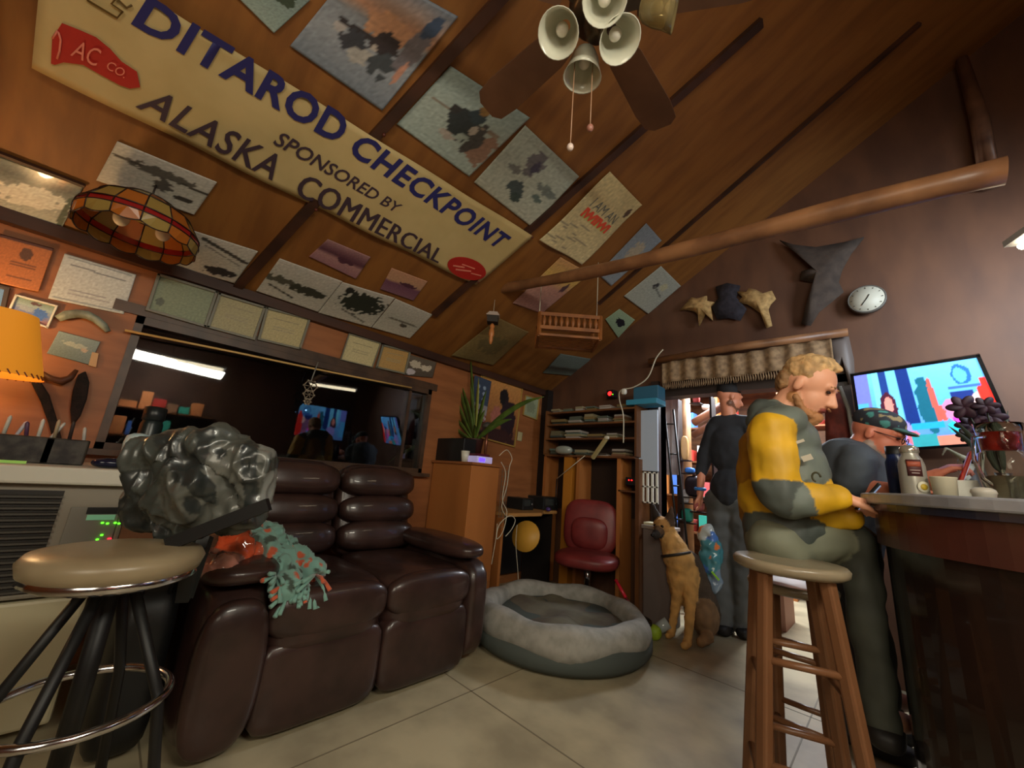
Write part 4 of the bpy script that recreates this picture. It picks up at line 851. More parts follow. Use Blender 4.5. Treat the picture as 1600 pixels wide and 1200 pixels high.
# blue box, white panel, grid
bx0, bx1 = P(978, 620, y=3.3).x, P(1026, 620, y=3.3).x
q0 = P(978, 633, y=3.3); q1 = P(1026, 600, y=3.3)
t = thing('blue_storage_box', 'teal-blue box above the white hanging panel left of the doorway', 'box', ((bx0+bx1)/2, 3.4, q0.z))
MB().box((bx0, 3.3, q0.z), (bx1, 3.5, q0.z+.05)).build('tray', mat('teal blue', (60, 140, 170), .4), t, bevel=.004); MB().box((bx0+.06, 3.33, q0.z+.05), (bx1, 3.49, q1.z)).build('box', mat('dull blue', (50, 96, 120), .4), t, bevel=.004)
ga = P(998, 735, y=3.42); gb = P(1027, 640, y=3.42)
solo(MB().box((ga.x, 3.42, ga.z), (gb.x, 3.44, gb.z)).build('whiteboard', mat('blue-white board', (176, 188, 204), .4)), 'blue-white board hanging under the teal box', 'board')
b = MB(); za, zb_ = P(1010, 786, y=3.42).z, P(1010, 737, y=3.42).z
for k in range(4):
    x = ga.x+.03+(gb.x-ga.x-.05)*k/3; b.box((x, 3.42, za), (x+.018, 3.435, zb_))
for z in (za, (za+zb_)/2, zb_-.012): b.box((ga.x+.03, 3.42, z), (gb.x, 3.43, z+.012))
solo(b.build('plastic_grid', whitep), 'white plastic grid hanging below the blue-white board', 'grid')
ga = P(1004, 948, y=3.3); gb = P(1048, 832, y=3.3)
t = thing('storage_bin', 'grey-brown storage bin behind the dog', 'bin', ((ga.x+gb.x)/2, 3.4, 0))
MB().box((ga.x, 3.3, .0), (gb.x, 3.47, gb.z)).build('body', mat('grey bin', (112, 100, 96), .55), t, bevel=.01); MB().box((ga.x-.01, 3.29, gb.z), (gb.x+.01, 3.48, gb.z+.03)).build('lid', mat('bin lid', (140, 128, 120), .5), t, bevel=.006)
solo(MB().box((ga.x+.0, 3.32, gb.z+.031), (ga.x+.13, 3.45, gb.z+.05)).build('notepad', mat('cream pad', (206, 196, 160), .5)), 'cream pad lying on the grey-brown bin', 'pad')
# cable from wall
cable([(1036, 546), (1025, 560), (1012, 590), (990, 605), (970, 610), (968, 625), (974, 650), (974, 692)], 'white cable looping down past the teal box', y=3.28, r=.006)
q = P(975, 612, y=3.27); solo(MB().sup(q, (.025, .02, .03), 3).build('power_adapter', whitep), 'white power adapter hanging beside the teal box', 'adapter')
# ================= dog bed, floor things =================
bd = mat('grey plush', (156, 152, 144), .9, rgb2=(134, 132, 124), scale=14, bump=.2); bdd = mat('dark bed side', (74, 80, 76), .8)
bc = V((-1.77, 2.44, 0)); t = thing('dog_bed', 'round grey plush dog bed at the end of the loveseat', 'dog bed', bc)
MB().lathe([(0, .015), (.58, .015), (.61, .05), (.61, .10), (.57, .14), (0, .12)], bc, seg=48).build('base', bdd, t)
b = MB(); n = 60; pts = []; rr = []
for k in range(n):
    a = 2*PI*k/n; r = .52+.015*math.sin(5*a); pts.append(bc+V((r*math.cos(a), r*math.sin(a), .155))); rr.append(.075+.010*math.sin(a*7+1)+.018*max(0, math.cos(a+1.2)))
b.tube(pts, rr, 14, closed=True); b.build('bolster', bd, t)
def cu(u, v):
    a = 2*PI*u; r = .47*(1-v); p = bc + V((r*math.cos(a), r*math.sin(a), .14)); p.z += .05*nz(p.x*5, p.y*5, 2)+.0*(1-v); return p
MB().sheet(cu, 40, 10, .02).build('cushion', mat('olive cushion', (104, 98, 80), .9, rgb2=(84, 74, 64), scale=5, bump=.3), t)
q0, q1, q2 = P(962, 906, y=3.02), P(978, 934, y=2.98), P(1000, 962, y=2.93)
t = thing('stick_vacuum', 'stick vacuum with a red handle lying by the dog bed', 'vacuum', V((q2.x, q2.y, 0)))
MB().tube([q0, q1], .013).build('handle', mat('red handle', (214, 40, 60), .3), t); MB().tube([q1, q2], .011).build('tube', chrome, t)
MB().sup(P(1000, 970, y=2.90)+V((0, 0, .0)), (.085, .06, .035), 2.5).build('head', blackg, t)
q = P(1020, 962, y=3.02); solo(MB().sup(V((q.x, q.y, .045)), (.06, .05, .05), 2.3).build('dog_toy', mat('lime toy', (160, 190, 50), .5)), 'lime green ball toy beside the vacuum head', 'toy')
q = P(1033, 950, y=3.12); solo(MB().tube([V((q.x-.03, q.y, .04)), V((q.x+.04, q.y+.03, .10))], .04, 14).build('plastic_bottle', mat('clear bottle', (176, 186, 186), .1, coat=1)), 'crumpled clear bottle behind the lime toy', 'bottle')

# ================= dog =================
DY = 3.22
def D(x, y, dy=0): return P(x, y, y=DY+dy)
tn = (196, 148, 84); tl2 = (176, 128, 70); dk2 = (44, 34, 28); mz = (46, 40, 36)
g0 = lambda x, y, dy=0: (lambda p: V((p.x, p.y, max(p.z, .02))))(D(x, y, dy))
pr = [('e', D(1067, 898, .06), (.115, .14, .18), None, tn), ('c', D(1062, 878, .0), .10, D(1068, 925, .08), .10, tn),
      ('c', D(1050, 850, .03), .082, D(1064, 885, .02), .105, tn),                          # neck
      ('c', D(1075, 880, .12), .10, D(1100, 955, .32), .13, (66, 52, 40)),                  # back to rump
      ('c', D(1042, 832, .03), .068, D(1054, 858, .03), .10, tn), ('e', D(1060, 872, .02), (.115, .11, .10), None, (204, 160, 100)),
      ('c', D(1060, 925, -.02), .048, D(1054, 955, -.04), .032, tn), ('c', D(1054, 955, -.04), .032, V((D(1049, 975, -.05).x, DY-.05, .03)), .026, tn),
      ('c', D(1078, 920, -.02), .05, D(1078, 960, -.10), .034, tn), ('c', D(1078, 960, -.10), .034, V((D(1074, 985, -.13).x, DY-.13, .03)), .028, tn)]
pr += [('c', V((D(1049, 975, -.05).x, DY-.05, .028)), .028, V((D(1044, 978, -.10).x, DY-.11, .022)), .022, tn), ('c', V((D(1074, 985, -.13).x, DY-.13, .028)), .03, V((D(1070, 990, -.18).x, DY-.20, .022)), .024, tn)]
pr += [('e', V((D(1105, 950, .2).x, DY+.16, .14)), (.09, .14, .13), None, (120, 90, 60)), ('c', V((D(1108, 960, .1).x, DY+.05, .05)), .045, V((D(1098, 975, .0).x, DY-.06, .035)), .03, (140, 104, 66))]
pr += [('c', V((D(1108, 960, .3).x, DY+.26, .05)), .04, V((D(1104, 960, .3).x, DY+.34, .035)), .025, dk2)]
HD = D(1036, 822, 0); DM = frame3(V((-.12, -1, -.22))); hd_ = lambda a_, b_, c_: HD + DM @ V((a_, b_, c_))
pr += [('e', hd_(0, 0, .005), (.078, .066, .064), DM, tl2), ('c', hd_(.035, 0, -.005), .045, hd_(.085, 0, -.022), .034, (96, 72, 50)), ('c', hd_(.085, 0, -.024), .032, hd_(.145, 0, -.036), .024, mz), ('c', hd_(.04, 0, -.045), .03, hd_(.125, 0, -.056), .017, mz)]
for s_ in (-1, 1):
    pr += [('c', hd_(.045, .032*s_, .028), .017, hd_(.03, .048*s_, .02), .02, tl2), ('c', hd_(-.02, .038*s_, .04), .032, hd_(-.02, .08*s_, .15), .013, dk2 if s_ < 0 else (74, 54, 40)), ('c', hd_(-.02, .066*s_, .03), .030, hd_(-.02, .08*s_, .15), .013, dk2 if s_ < 0 else (74, 54, 40)), ('c', hd_(-.01, .055*s_, -.02), .035, hd_(-.03, .06*s_, -.07), .03, tn)]
def dcol(p, c):
    q = p - D(1066, 900, .06)
    k = nz(p.x*20, p.y*20, p.z*20)
    if c == tn and q.y > .05+.04*k and p.z > .35: return (60, 46, 36)
    if c == tl2 and p.z > D(1045, 823).z+.02*k and False: return (90, 66, 46)
    return tuple(x*(1+.16*k) for x in c)
t = thing('german_shepherd', 'tan and black shepherd dog sitting with pricked ears before the doorway', 'dog', V((D(1066, 985).x, DY, 0)))
body = blob('body', pr, matcol('dog fur', .85, bump=.5), t, .011, 5, dcol, .006, 40)
for s_ in (-1, 1): MB().sup(hd_(.066, .030*s_, .016), (.009, .014, .012), 2, DM, 6).build('eye', blackg, t)
MB().sup(hd_(.166, 0, -.030), (.012, .015, .012), 2, DM, 6).build('nose', blackg, t)
cp = D(1056, 866, .0); ax = (D(1062, 885, .02)-D(1052, 850, .02)).normalized()
u = ax.orthogonal().normalized(); w_ = ax.cross(u)
MB().tube([cp + (u*math.cos(a)+w_*math.sin(a))*.104 for a in [2*PI*k/28 for k in range(28)]], .010, 8, closed=True).build('collar', mat('dark collar', (40, 34, 30), .5), t)

# ================= doorway surroundings =================
def bp(pp, y): return [P(a_, b_, y=y) for a_, b_ in pp]
val = mat('woven beige cloth', (148, 120, 88), .85, rgb2=(112, 88, 64), scale=26, bump=.3)
a0, a1 = P(1034, 556, y=3.5), P(1288, 542, y=3.5)
zt, zb2 = 2.20, 1.985
zt = (P(1036, 556, y=3.5).z + P(1285, 543, y=3.5).z)/2 - .01
t = thing('fringed_valance', 'beige woven valance with a fringe hung above the doorway', 'valance', ((a0.x+a1.x)/2, 3.5, zt))
xa, xb = P(1034, 570, y=3.5).x, P(1300, 545, y=3.5).x
MB().sheet(lambda u, v: V((xa+(xb-xa)*u, 3.5+.012*math.sin(u*60), zt-.20+.20*v+.01*math.sin(u*9))), 120, 4, .006).build('cloth', val, t)
b = MB(); random.seed(2)
for k in range(70):
    x = xa+(xb-xa)*(k+.5)/70; b.tube([V((x, 3.5, zt-.195)), V((x+.004, 3.498, zt-.235)), V((x+random.uniform(-.008, .008), 3.497, zt-.262))], [.004, .006, .002], 5)
b.build('fringe', val, t)['kind'] = 'stuff'
solo(MB().tube([V((xa-.12, 3.49, zt+.035)), V(((xa+xb)/2, 3.485, zt+.045)), V((xb+.1, 3.49, zt+.03))], [.03, .034, .03], 12).build('log_rail', logm), 'slim log rail above the fringed valance', 'rail')
# pelts on gable wall
palef = mat('pale pelt', (196, 160, 104), .85, rgb2=(150, 118, 74), scale=24, bump=.4); dpel = mat('dark pelt', (48, 44, 52), .9, rgb2=(34, 30, 36), scale=24, bump=.4)
def skin(pp, label, m, y=3.55, name='pelt', cat='pelt', th=.03):
    q = bp(pp, y); c = sum(q, V((0, 0, 0)))/len(q); b = MB(); n = len(q)
    ring = [c+(p-c)*.55+V((0, -th, 0)) for p in q]
    b.add(q + ring + [c+V((0, -th*1.3, 0))] + [p+V((0, .02, 0)) for p in q], [(i, (i+1) % n, (i+1) % n+n, i+n) for i in range(n)] + [(i+n, (i+1) % n+n, 2*n) for i in range(n)] + [(i, i+2*n+1, (i+1) % n+2*n+1, (i+1) % n) for i in range(n)] + [tuple(2*n+1+i for i in range(n))])
    return solo(b.build(name, m), label, cat)
skin([(1062, 484), (1072, 474), (1080, 464), (1088, 466), (1096, 464), (1104, 462), (1104, 470), (1116, 472), (1110, 478), (1113, 500), (1106, 494), (1101, 490), (1092, 509), (1092, 494), (1084, 486), (1072, 483)], 'pale spread pelt with dangling legs, left one on the gable wall', palef)
skin([(1150, 455), (1166, 456), (1170, 450), (1180, 452), (1192, 458), (1206, 454), (1212, 466), (1204, 474), (1200, 482), (1206, 508), (1197, 512), (1193, 492), (1184, 486), (1176, 480), (1166, 474), (1152, 472), (1160, 464)], 'pale spread pelt with raised paws, right one on the gable wall', palef)
skin([(1118, 448), (1136, 442), (1156, 446), (1150, 464), (1166, 482), (1156, 500), (1138, 496), (1120, 498), (1112, 480), (1122, 466)], 'dark pelt between the two pale pelts', dpel)
skin([(1218, 375), (1240, 382), (1275, 386), (1320, 378), (1350, 370), (1330, 395), (1316, 420), (1310, 440), (1318, 455), (1300, 470), (1280, 486), (1266, 508), (1252, 505), (1262, 480), (1272, 455), (1272, 440), (1250, 436), (1252, 424), (1270, 418), (1262, 402), (1240, 392)], 'large dark antlered hide spread on the gable wall beside the clock', mat('dark hide', (74, 62, 54), .9, rgb2=(58, 48, 42), scale=14, bump=.4), th=.05, name='animal_hide', cat='hide')
# clock
c = P(1354, 467, y=3.52); r = .105
t = thing('wall_clock', 'round pale wall clock on the gable wall', 'clock', c)
MB().lathe([(0, .0), (r, .0), (r, .03), (r*.93, .035), (r*.9, .028), (0, .028)], c+V((0, .03, 0)), (0, -1, 0), 40).build('case', mat('clock rim', (90, 86, 80), .4), t)
MB().lathe([(0, .0), (r*.9, .0), (r*.9, .003), (0, .003)], c+V((0, .0005, 0)), (0, -1, 0), 40).build('face', mat('clock face', (188, 184, 168), .5), t)
for a, l_ in ((math.radians(215), .055), (math.radians(30), .035)): MB().bar(c+V((0, -.006, 0)), c+V((math.sin(a)*l_, -.006, math.cos(a)*l_)), .005, .003, up=(0, 1, 0)).build('hand', black, t)
b = MB()
for k in range(12): a = k*PI/6; b.bar(c+V((math.sin(a)*.078, -.005, math.cos(a)*.078)), c+V((math.sin(a)*.087, -.005, math.cos(a)*.087)), .004, .002, up=(0, 1, 0))
b.build('hour_marks', black, t)
skin([(1290, 524), (1312, 518), (1326, 524), (1334, 560), (1336, 598), (1326, 600), (1318, 560), (1306, 590), (1296, 560)], 'grey translucent plastic bag hanging above the television corner', mat('hanging plastic', (96, 86, 82), .5), name='hanging_bag', cat='bag')
# clothes and baskets hanging right of the jacketed man
skin([(1288, 612), (1306, 604), (1320, 620), (1330, 660), (1332, 700), (1318, 706), (1304, 690), (1290, 690)], 'dark red garment hanging between the yellow-jacketed man and the television', mat('dark red cloth', (110, 44, 34), .8, rgb2=(84, 34, 28), scale=20, bump=.4), name='hanging_garment', cat='garment', y=3.45)
solo(MB().tube(bp([(1312, 604), (1326, 640), (1334, 690)], 3.38), .012, 8).build('hanging_strap', mat('grey strap', (130, 128, 122), .5)), 'grey strap hanging over the dark red garment', 'strap')
for k, (x, y_, s) in enumerate(((1296, 712, .07), (1314, 722, .075), (1302, 742, .08))):
    q = P(x, y_, y=3.42); solo(MB().lathe([(0, -.06), (s*.8, -.055), (s, 0), (s*.9, .05), (s*.85, .05), (s*.8, 0), (0, -.04)], q, seg=18).build('basket', mat('basket weave', (150, 112, 66), .7, rgb2=(90, 62, 38), scale=50, bump=.5)), 'small brown woven basket under the dark red garment, %s one' % ('upper left', 'upper right', 'lowest')[k], 'basket')
solo(MB().box((P(1288, 760, y=3.4).x-.1, 3.3, P(1300, 775, y=3.4).z-.03), (P(1330, 760, y=3.4).x+.06, 3.5, P(1300, 765, y=3.4).z-.02)).build('wall_shelf', shw), 'short brown shelf carrying the woven baskets', 'shelf')
q = P(1325, 690, y=3.4)

# ================= workshop beyond =================
sheetm = mat('white sheet', (206, 204, 214), .7, rgb2=(184, 176, 190), scale=6)
def wsheet(u, v):
    a_, b_, c_, d_ = bp([(1034, 742), (1062, 742), (1061, 612), (1034, 612)], 4.1); p = (a_*(1-u)+b_*u)*(1-v)+(d_*(1-u)+c_*u)*v; p.y += .02*math.sin(u*18); return p
t = thing('hanging_sheet', 'white sheet hanging just inside the doorway', 'sheet', P(1048, 742, y=4.1)); MB().sheet(wsheet, 30, 6, .004).build('sheet', sheetm, t)
q = P(1048, 612, y=4.1); b = MB(); b.tube([q+V((-.12, 0, 0)), q+V((.12, 0, 0))], .01, 8); b.build('rod', black, t)
for dx in (-.1, .1): MB().tube([q+V((dx, 0, 0)), V((q.x+dx, q.y, 2.6))], .003, 5).build('cord', black, t)
t = thing('stepladder', 'thin black ladder leaning inside the doorway', 'ladder', P(1060, 900, y=3.95))
r0a, r0b, r1a, r1b = P(1038, 640, y=3.95), P(1070, 940, y=3.85), P(1052, 640, y=4.0), P(1084, 935, y=3.9)
r0b.z = r1b.z = .012
for a_, b_ in ((r0a, r0b), (r1a, r1b)): MB().tube([a_, b_], .011, 8).build('rail', black, t)
for k in range(6): s = (k+.5)/6; MB().tube([r0a.lerp(r0b, s), r1a.lerp(r1b, s)], .008, 6).build('rung', black, t)
q = P(1070, 700, y=4.6); solo(MB().tube([V((q.x, 4.6, 0)), V((q.x, 4.6, 2.55))], .07, 14).build('timber_post', mat('pale timber', (176, 128, 84), .6, rgb2=(140, 98, 62), scale=6)), 'pale round timber post inside the workshop', 'post')
# shelving with stores
t = thing('storage_shelving', 'timber shelving filled with stores in the workshop', 'shelving', (-1.4, 5.6, 0))
for z in (.55, 1.0, 1.45, 1.9): MB().box((-2.3, 5.45, z-.02), (-.2, 5.85, z)).build('shelf_board', shw, t)
for x in (-2.3, -1.6, -.9, -.22): MB().box((x, 5.45, 0), (x+.04, 5.85, 2.3)).build('upright', tan, t)
random.seed(8)
pal = [((60, 170, 150), 'teal'), ((210, 90, 90), 'coral'), ((220, 220, 214), 'white'), ((80, 130, 220), 'blue'), ((236, 150, 90), 'orange'), ((60, 60, 70), 'dark'), ((200, 60, 50), 'red'), ((150, 110, 80), 'tan')]
for lv, z in enumerate((.55, 1.0, 1.45, 1.9)):
    x = -2.2
    while x < -.35:
        if any(abs(x+.1-xu) < .16 for xu in (-1.58, -.88)): x += .05; continue
        (h, nm) = random.choice(pal); s = random.uniform(.05, .10); hh = random.uniform(.12, .32)
        p0 = V((x+s, 5.6, z+.001)); b = MB()
        kind = random.choice(('jar', 'box', 'tub'))
        if kind == 'box': b.box(p0+V((-s, -.09, 0)), p0+V((s, .09, hh)))
        elif kind == 'jar': b.lathe([(0, 0), (s, 0), (s*1.02, hh*.7), (s*.6, hh*.85), (s*.6, hh), (0, hh)], p0)
        else: b.lathe([(0, 0), (s*.8, 0), (s, hh*.5), (s*1.04, hh*.52), (0, hh*.54)], p0)
        solo(b.build('storage_'+kind, mat('store '+nm, h, .5), bevel=.004 if kind == 'box' else 0), '%s %s among the stores on the workshop shelving' % (nm, kind), kind, '%s %ss on the workshop shelving' % (nm, kind))
        x += 2*s+random.uniform(.02, .07)
for k, (x0_, y0_, x1_, y1_, h, r) in enumerate([(1085, 660, 1140, 628, (150, 120, 110), .05), (1084, 680, 1145, 645, (120, 92, 84), .045), (1100, 636, 1150, 640, (200, 196, 200), .035)]):
    solo(MB().tube([P(x0_, y0_, y=4.9), P(x1_, y1_, y=4.7)], r, 12).build('rolled_mat', mat('roll_%d' % k, h, .6)), ['brown roll slung highest behind the dark-dressed person', 'darker roll slung below it behind the dark-dressed person', 'pale roll above the dark-dressed person\'s shoulder'][k], 'roll')
its = [((1085, 760), (.09, .07, .11), (40, 30, 36), 'dark helmet-like bundle hanging left of the standing person', 'bundle'), ((1078, 735), (.05, .04, .03), (60, 130, 220), 'bright blue glove left of the standing person', 'glove'),
       ((1072, 775), (.035, .03, .07), (220, 220, 220), 'white jug under the blue glove', 'jug'), ((1074, 805), (.055, .05, .07), (50, 160, 140), 'teal tub low inside the doorway', 'tub'),
       ((1092, 790), (.05, .04, .06), (220, 130, 120), 'pink box low inside the doorway', 'box'), ((1106, 780), (.04, .04, .03), (190, 200, 190), 'small pale box at hip height inside the doorway', 'box'),
       ((1088, 622), (.035, .03, .06), (230, 90, 80), 'red, white and blue bottle high in the doorway', 'bottle'), ((1070, 700), (.04, .03, .13), (214, 170, 110), 'tan spindle bundle behind the doorway post', 'bundle')]
t = thing('narrow_rack', 'narrow dark rack of boards holding small things inside the doorway', 'rack', P(1090, 900, y=4.35))
xa_, xb_ = P(1062, 700, y=4.35).x, P(1116, 700, y=4.35).x
for x in (xa_, xb_): MB().box((x-.01, 4.28, 0), (x+.01, 4.42, 2.05)).build('upright', shd, t)
for (x, y_), h, cc_, lb, ct in its:
    q = P(x, y_, y=4.35); solo(MB().sup(q, h, 3).build(ct.replace(' ', '_'), mat('item %d %d %d' % cc_, cc_, .4)), lb, ct)
    MB().box((max(xa_, q.x-h[0]-.02), 4.29, q.z-h[2]-.013), (min(xb_, q.x+h[0]+.02), 4.41, q.z-h[2]-.001)).build('shelf_board', shd, t)
solo(MB().box((-1.35, 4.15, 0), (-.75, 4.55, .62)).build('wooden_crate', mat('pink-brown crate', (176, 130, 112), .6)), 'pinkish-brown crate standing inside the doorway', 'crate')
t = thing('shopping_bag', 'large teal and silver printed bag beside the dog', 'bag', P(1112, 925, y=3.45))
bp_ = [('e', P(1110, 865, y=3.5), (.085, .07, .20), None, (70, 130, 140)), ('e', P(1106, 838, y=3.5), (.07, .06, .10), None, (176, 180, 176)), ('e', P(1116, 900, y=3.5), (.06, .05, .13), None, (120, 140, 160))]
blob('bag_body', bp_, matcol('bag plastic', .2, coat=.6), t, .012, 3, lambda p, c: ((220, 120, 60) if nz(p.x*18, p.y*18, p.z*18) > .42 else ((80, 120, 190) if nz(p.x*12+5, p.y*12, p.z*12) > .3 else c)), .02, 14)
q = P(1112, 893, y=3.42); MB().bar(q, q+V((.05, 0, -.05)), .012, .006, up=(0, 1, 0)).build('lime_stripe', mat('lime stripe', (160, 230, 60), .4), t)
solo(MB().sup(P(1100, 960, y=3.62), (.2, .14, .10), 3).build('brown_blanket', mat('brown blanket', (92, 76, 62), .9, rgb2=(70, 56, 48), scale=12, bump=.3)), 'brown bundled blanket on the floor behind the dog', 'blanket') if False else None

# ================= television =================
tvb, tang = 1.53, math.radians(24)
q0 = P(1344, 706, y=3.42); n_ = V((0, -math.cos(tang), -math.sin(tang)))
def tvp(x, y_): r = R @ V((x-800, -(y_-600), -FPX)); return CAM + r*(n_.dot(q0-CAM)/n_.dot(r))
tq2 = [tvp(1349, 706), tvp(1588, 690), tvp(1528, 556), tvp(1331, 586)]
t = thing('television', 'wall-mounted television showing a bright kitchen scene', 'television', (tq2[0]+tq2[1])/2)
def tvf(u, v):
    f = pic([(0, (90, 130, 200)), (.5, (90, 170, 240)), (1, (110, 190, 250))],
        [('b', 0, .4, .13, 1, (110, 120, 210)), ('b', .0, .1, .1, .62, (80, 170, 230)), ('b', .17, .45, .22, 1, (120, 220, 250)), ('b', .22, .5, .29, 1, (30, 60, 130)), ('b', .30, .2, .36, 1, (110, 200, 240)), ('b', .37, .28, .47, 1, (24, 50, 120)),
         ('e', .26, .52, .065, .2, (70, 30, 50), .3), ('e', .265, .56, .035, .11, (224, 140, 130), .2), ('e', .30, .22, .10, .18, (150, 140, 220), .3), ('e', .40, .12, .05, .09, (220, 110, 130), .4),
         ('e', .55, .52, .07, .34, (26, 96, 120), .5), ('e', .60, .58, .02, .3, (200, 90, 80), .4), ('e', .64, .4, .03, .1, (230, 90, 80), .4),
         ('b', .38, 0, .55, .16, (50, 150, 160)), ('b', .55, 0, .72, .14, (206, 130, 110)), ('b', .40, .22, .62, .30, (40, 160, 220)),
         ('b', .72, .66, 1, .70, (60, 100, 190)), ('e', .84, .82, .07, .12, (40, 100, 190), .2), ('e', .83, .82, .045, .09, (90, 180, 240), .2),
         ('b', .72, .50, .88, .64, (30, 50, 120)), ('e', .72, .42, .08, .14, (206, 130, 170), .5), ('e', .74, .28, .06, .1, (214, 70, 200), .4), ('e', .68, .22, .04, .07, (50, 190, 220), .4),
         ('e', .86, .34, .1, .2, (130, 90, 130), .4), ('e', .90, .50, .05, .1, (230, 190, 190), .4), ('b', .80, .1, 1, .22, (150, 90, 130)), ('l', .97, .05, .955, .62, .055, (226, 50, 40)), ('l', .97, .1, .97, .35, .075, (220, 44, 36)), ('l', .96, .5, .965, .74, .025, (226, 50, 40))], 60, .01)
    return f(u, v)
scr = paint('screen', tq2, tvf, 110, 64, .004, matcol('television screen', .3, emit=1.15), t)
b = MB(); n_ = (tq2[1]-tq2[0]).cross(tq2[3]-tq2[0]).normalized(); cn = sum(tq2, V((0, 0, 0)))/4
for i in range(4):
    a_, e_ = tq2[i], tq2[(i+1) % 4]; d_ = (e_-a_).normalized()*.008; b.bar(a_-d_-n_*.01, e_+d_-n_*.01, .016, .03, up=n_)
b.build('bezel', blackg, t)
MB().prism([cn+(p-cn)*.98-n_*.008 for p in tq2], -n_*.035).build('rear_case', black, t)
MB().tube([cn-n_*.03, V((cn.x, BY-.001, cn.z))], .03, 10).build('wall_bracket', black, t)
# ================= bar =================
bt = mat('pale bar edge', (150, 150, 156), .3, rgb2=(124, 124, 132), scale=10); bb = mat('dark bar body', (42, 27, 22), .22, coat=.3, rgb2=(26, 18, 16), scale=3); ap = mat('red-brown apron', (82, 42, 34), .3, rgb2=(64, 33, 28), scale=4)
BC = V((.455, 1.97, 0)); BR = .545; BT = 1.095
def capsule(r, z0, z1, n=40):
    pts = [V((BC.x + r*math.cos(a), BC.y + r*math.sin(a), z0)) for a in [PI/2 + PI*k/n for k in range(n+1)]] + [V((1.0, BC.y-r, z0)), V((1.0, BC.y+r, z0))]
    return pts, (0, 0, z1-z0)
t = thing('bar_counter', 'dark round-ended bar counter with a pale edged top', 'bar', (BC.x, BC.y, 0))
MB().prism(*capsule(BR, BT-.035, BT)).build('bar_top', bt, t, bevel=.006)
MB().prism(*capsule(BR-.012, BT-.055, BT-.035)).build('dark_rim', mat('navy rim', (40, 40, 56), .25), t)
MB().prism(*capsule(BR-.03, .93, BT-.055)).build('apron', ap, t)
MB().prism(*capsule(BR-.05, 0, .93)).build('body', bb, t)
# things on the bar
def onbar(px, d): p = P(px, 785, d=d); return V((p.x, p.y, BT))
c = onbar(1433, 1.52); t = thing('thermos', 'steel vacuum flask with a round sticker on the bar', 'flask', c)
MB().lathe([(0, 0), (.040, 0), (.042, .006), (.040, .13), (.034, .155), (.026, .17), (.026, .18)], c, seg=32).build('body', mat('flask grey', (170, 166, 154), .3, .3), t)
MB().lathe([(.027, .178), (.03, .182), (.029, .20), (.02, .207), (.012, .21), (0, .21)], c, seg=24).build('cap', mat('flask cap', (200, 196, 180), .2, .7), t)
vd = V((CAM.x-c.x, CAM.y-c.y, 0)).normalized(); sd_ = V((-vd.y, vd.x, 0))
def wrap(u0_, u1_, z0, z1, m, name, par, r=.0428):
    def fn(u, v): a = u0_+(u1_-u0_)*u; d_ = vd*math.cos(a)+sd_*math.sin(a); return c+d_*r*(1 if v < 2 else 1)+V((0, 0, z0+(z1-z0)*v))
    return MB().sheet(fn, 8, 2, .0006).build(name, m, par)
wrap(-.35, .75, .085, .15, mat('maroon label', (80, 40, 40), .5), 'label', t, .0415)
wrap(-.3, .7, .122, .142, mat('orange label band', (170, 84, 60), .5), 'label_band', t, .0420); wrap(-.15, .6, .106, .110, mat('label ink', (170, 150, 146), .5), 'label_line', t, .0420); wrap(-.05, .5, .095, .099, mat('label ink', (170, 150, 146), .5), 'label_line', t, .0420)
b = MB(); ac = .62; dd = vd*math.cos(ac)+sd_*math.sin(ac); tt_ = V((-dd.y, dd.x, 0)); qq = c+dd*.0425+V((0, 0, .045))
MB().lathe([(0, 0), (.021, 0), (.021, .002), (0, .002)], qq, dd, 24).build('sticker', mat('cream sticker', (220, 214, 190), .5), t)
MB().lathe([(0, .002), (.012, .002), (.012, .003), (0, .003)], qq, dd, 16).build('sticker_emblem', mat('yellow emblem', (190, 160, 50), .5), t)
c = onbar(1410, 1.64); t = thing('blue_bottle', 'dark blue drinks flask behind the steel flask', 'flask', c)
MB().lathe([(0, 0), (.036, 0), (.037, .15), (.03, .17), (.03, .185)], c).build('body', mat('navy bottle', (24, 40, 84), .3), t); MB().lathe([(.032, .185), (.032, .22), (0, .222)], c).build('cap', black, t)
c = onbar(1480, 1.44); solo(MB().lathe([(0, 0), (.031, 0), (.036, .080), (.038, .083), (.037, .086), (.034, .083), (.029, .006), (0, .006)], c, seg=32).build('paper_bowl', mat('cream paper cup', (206, 198, 172), .6)), 'cream paper cup standing right of the steel flask', 'cup')
c = onbar(1518, 1.5); t = thing('napkin_holder', 'leaning white card stand right of the cream paper cup', 'card stand', c)
MB().hexa([c+V(p) for p in [(-.04, 0, 0), (.05, .03, 0), (.05, .05, 0), (-.04, .02, 0), (-.055, .01, .085), (.03, .04, .09), (.03, .05, .09), (-.055, .02, .085)]]).build('card', whitep, t)
c = onbar(1540, 1.36); solo(MB().lathe([(0, 0), (.026, 0), (.030, .03), (.033, .034), (.030, .045), (.02, .052), (0, .054)], c).build('sauce_bowl', mat('pale bowl', (196, 190, 176), .4)), 'small lidded pale bowl beside the glass jug', 'bowl')
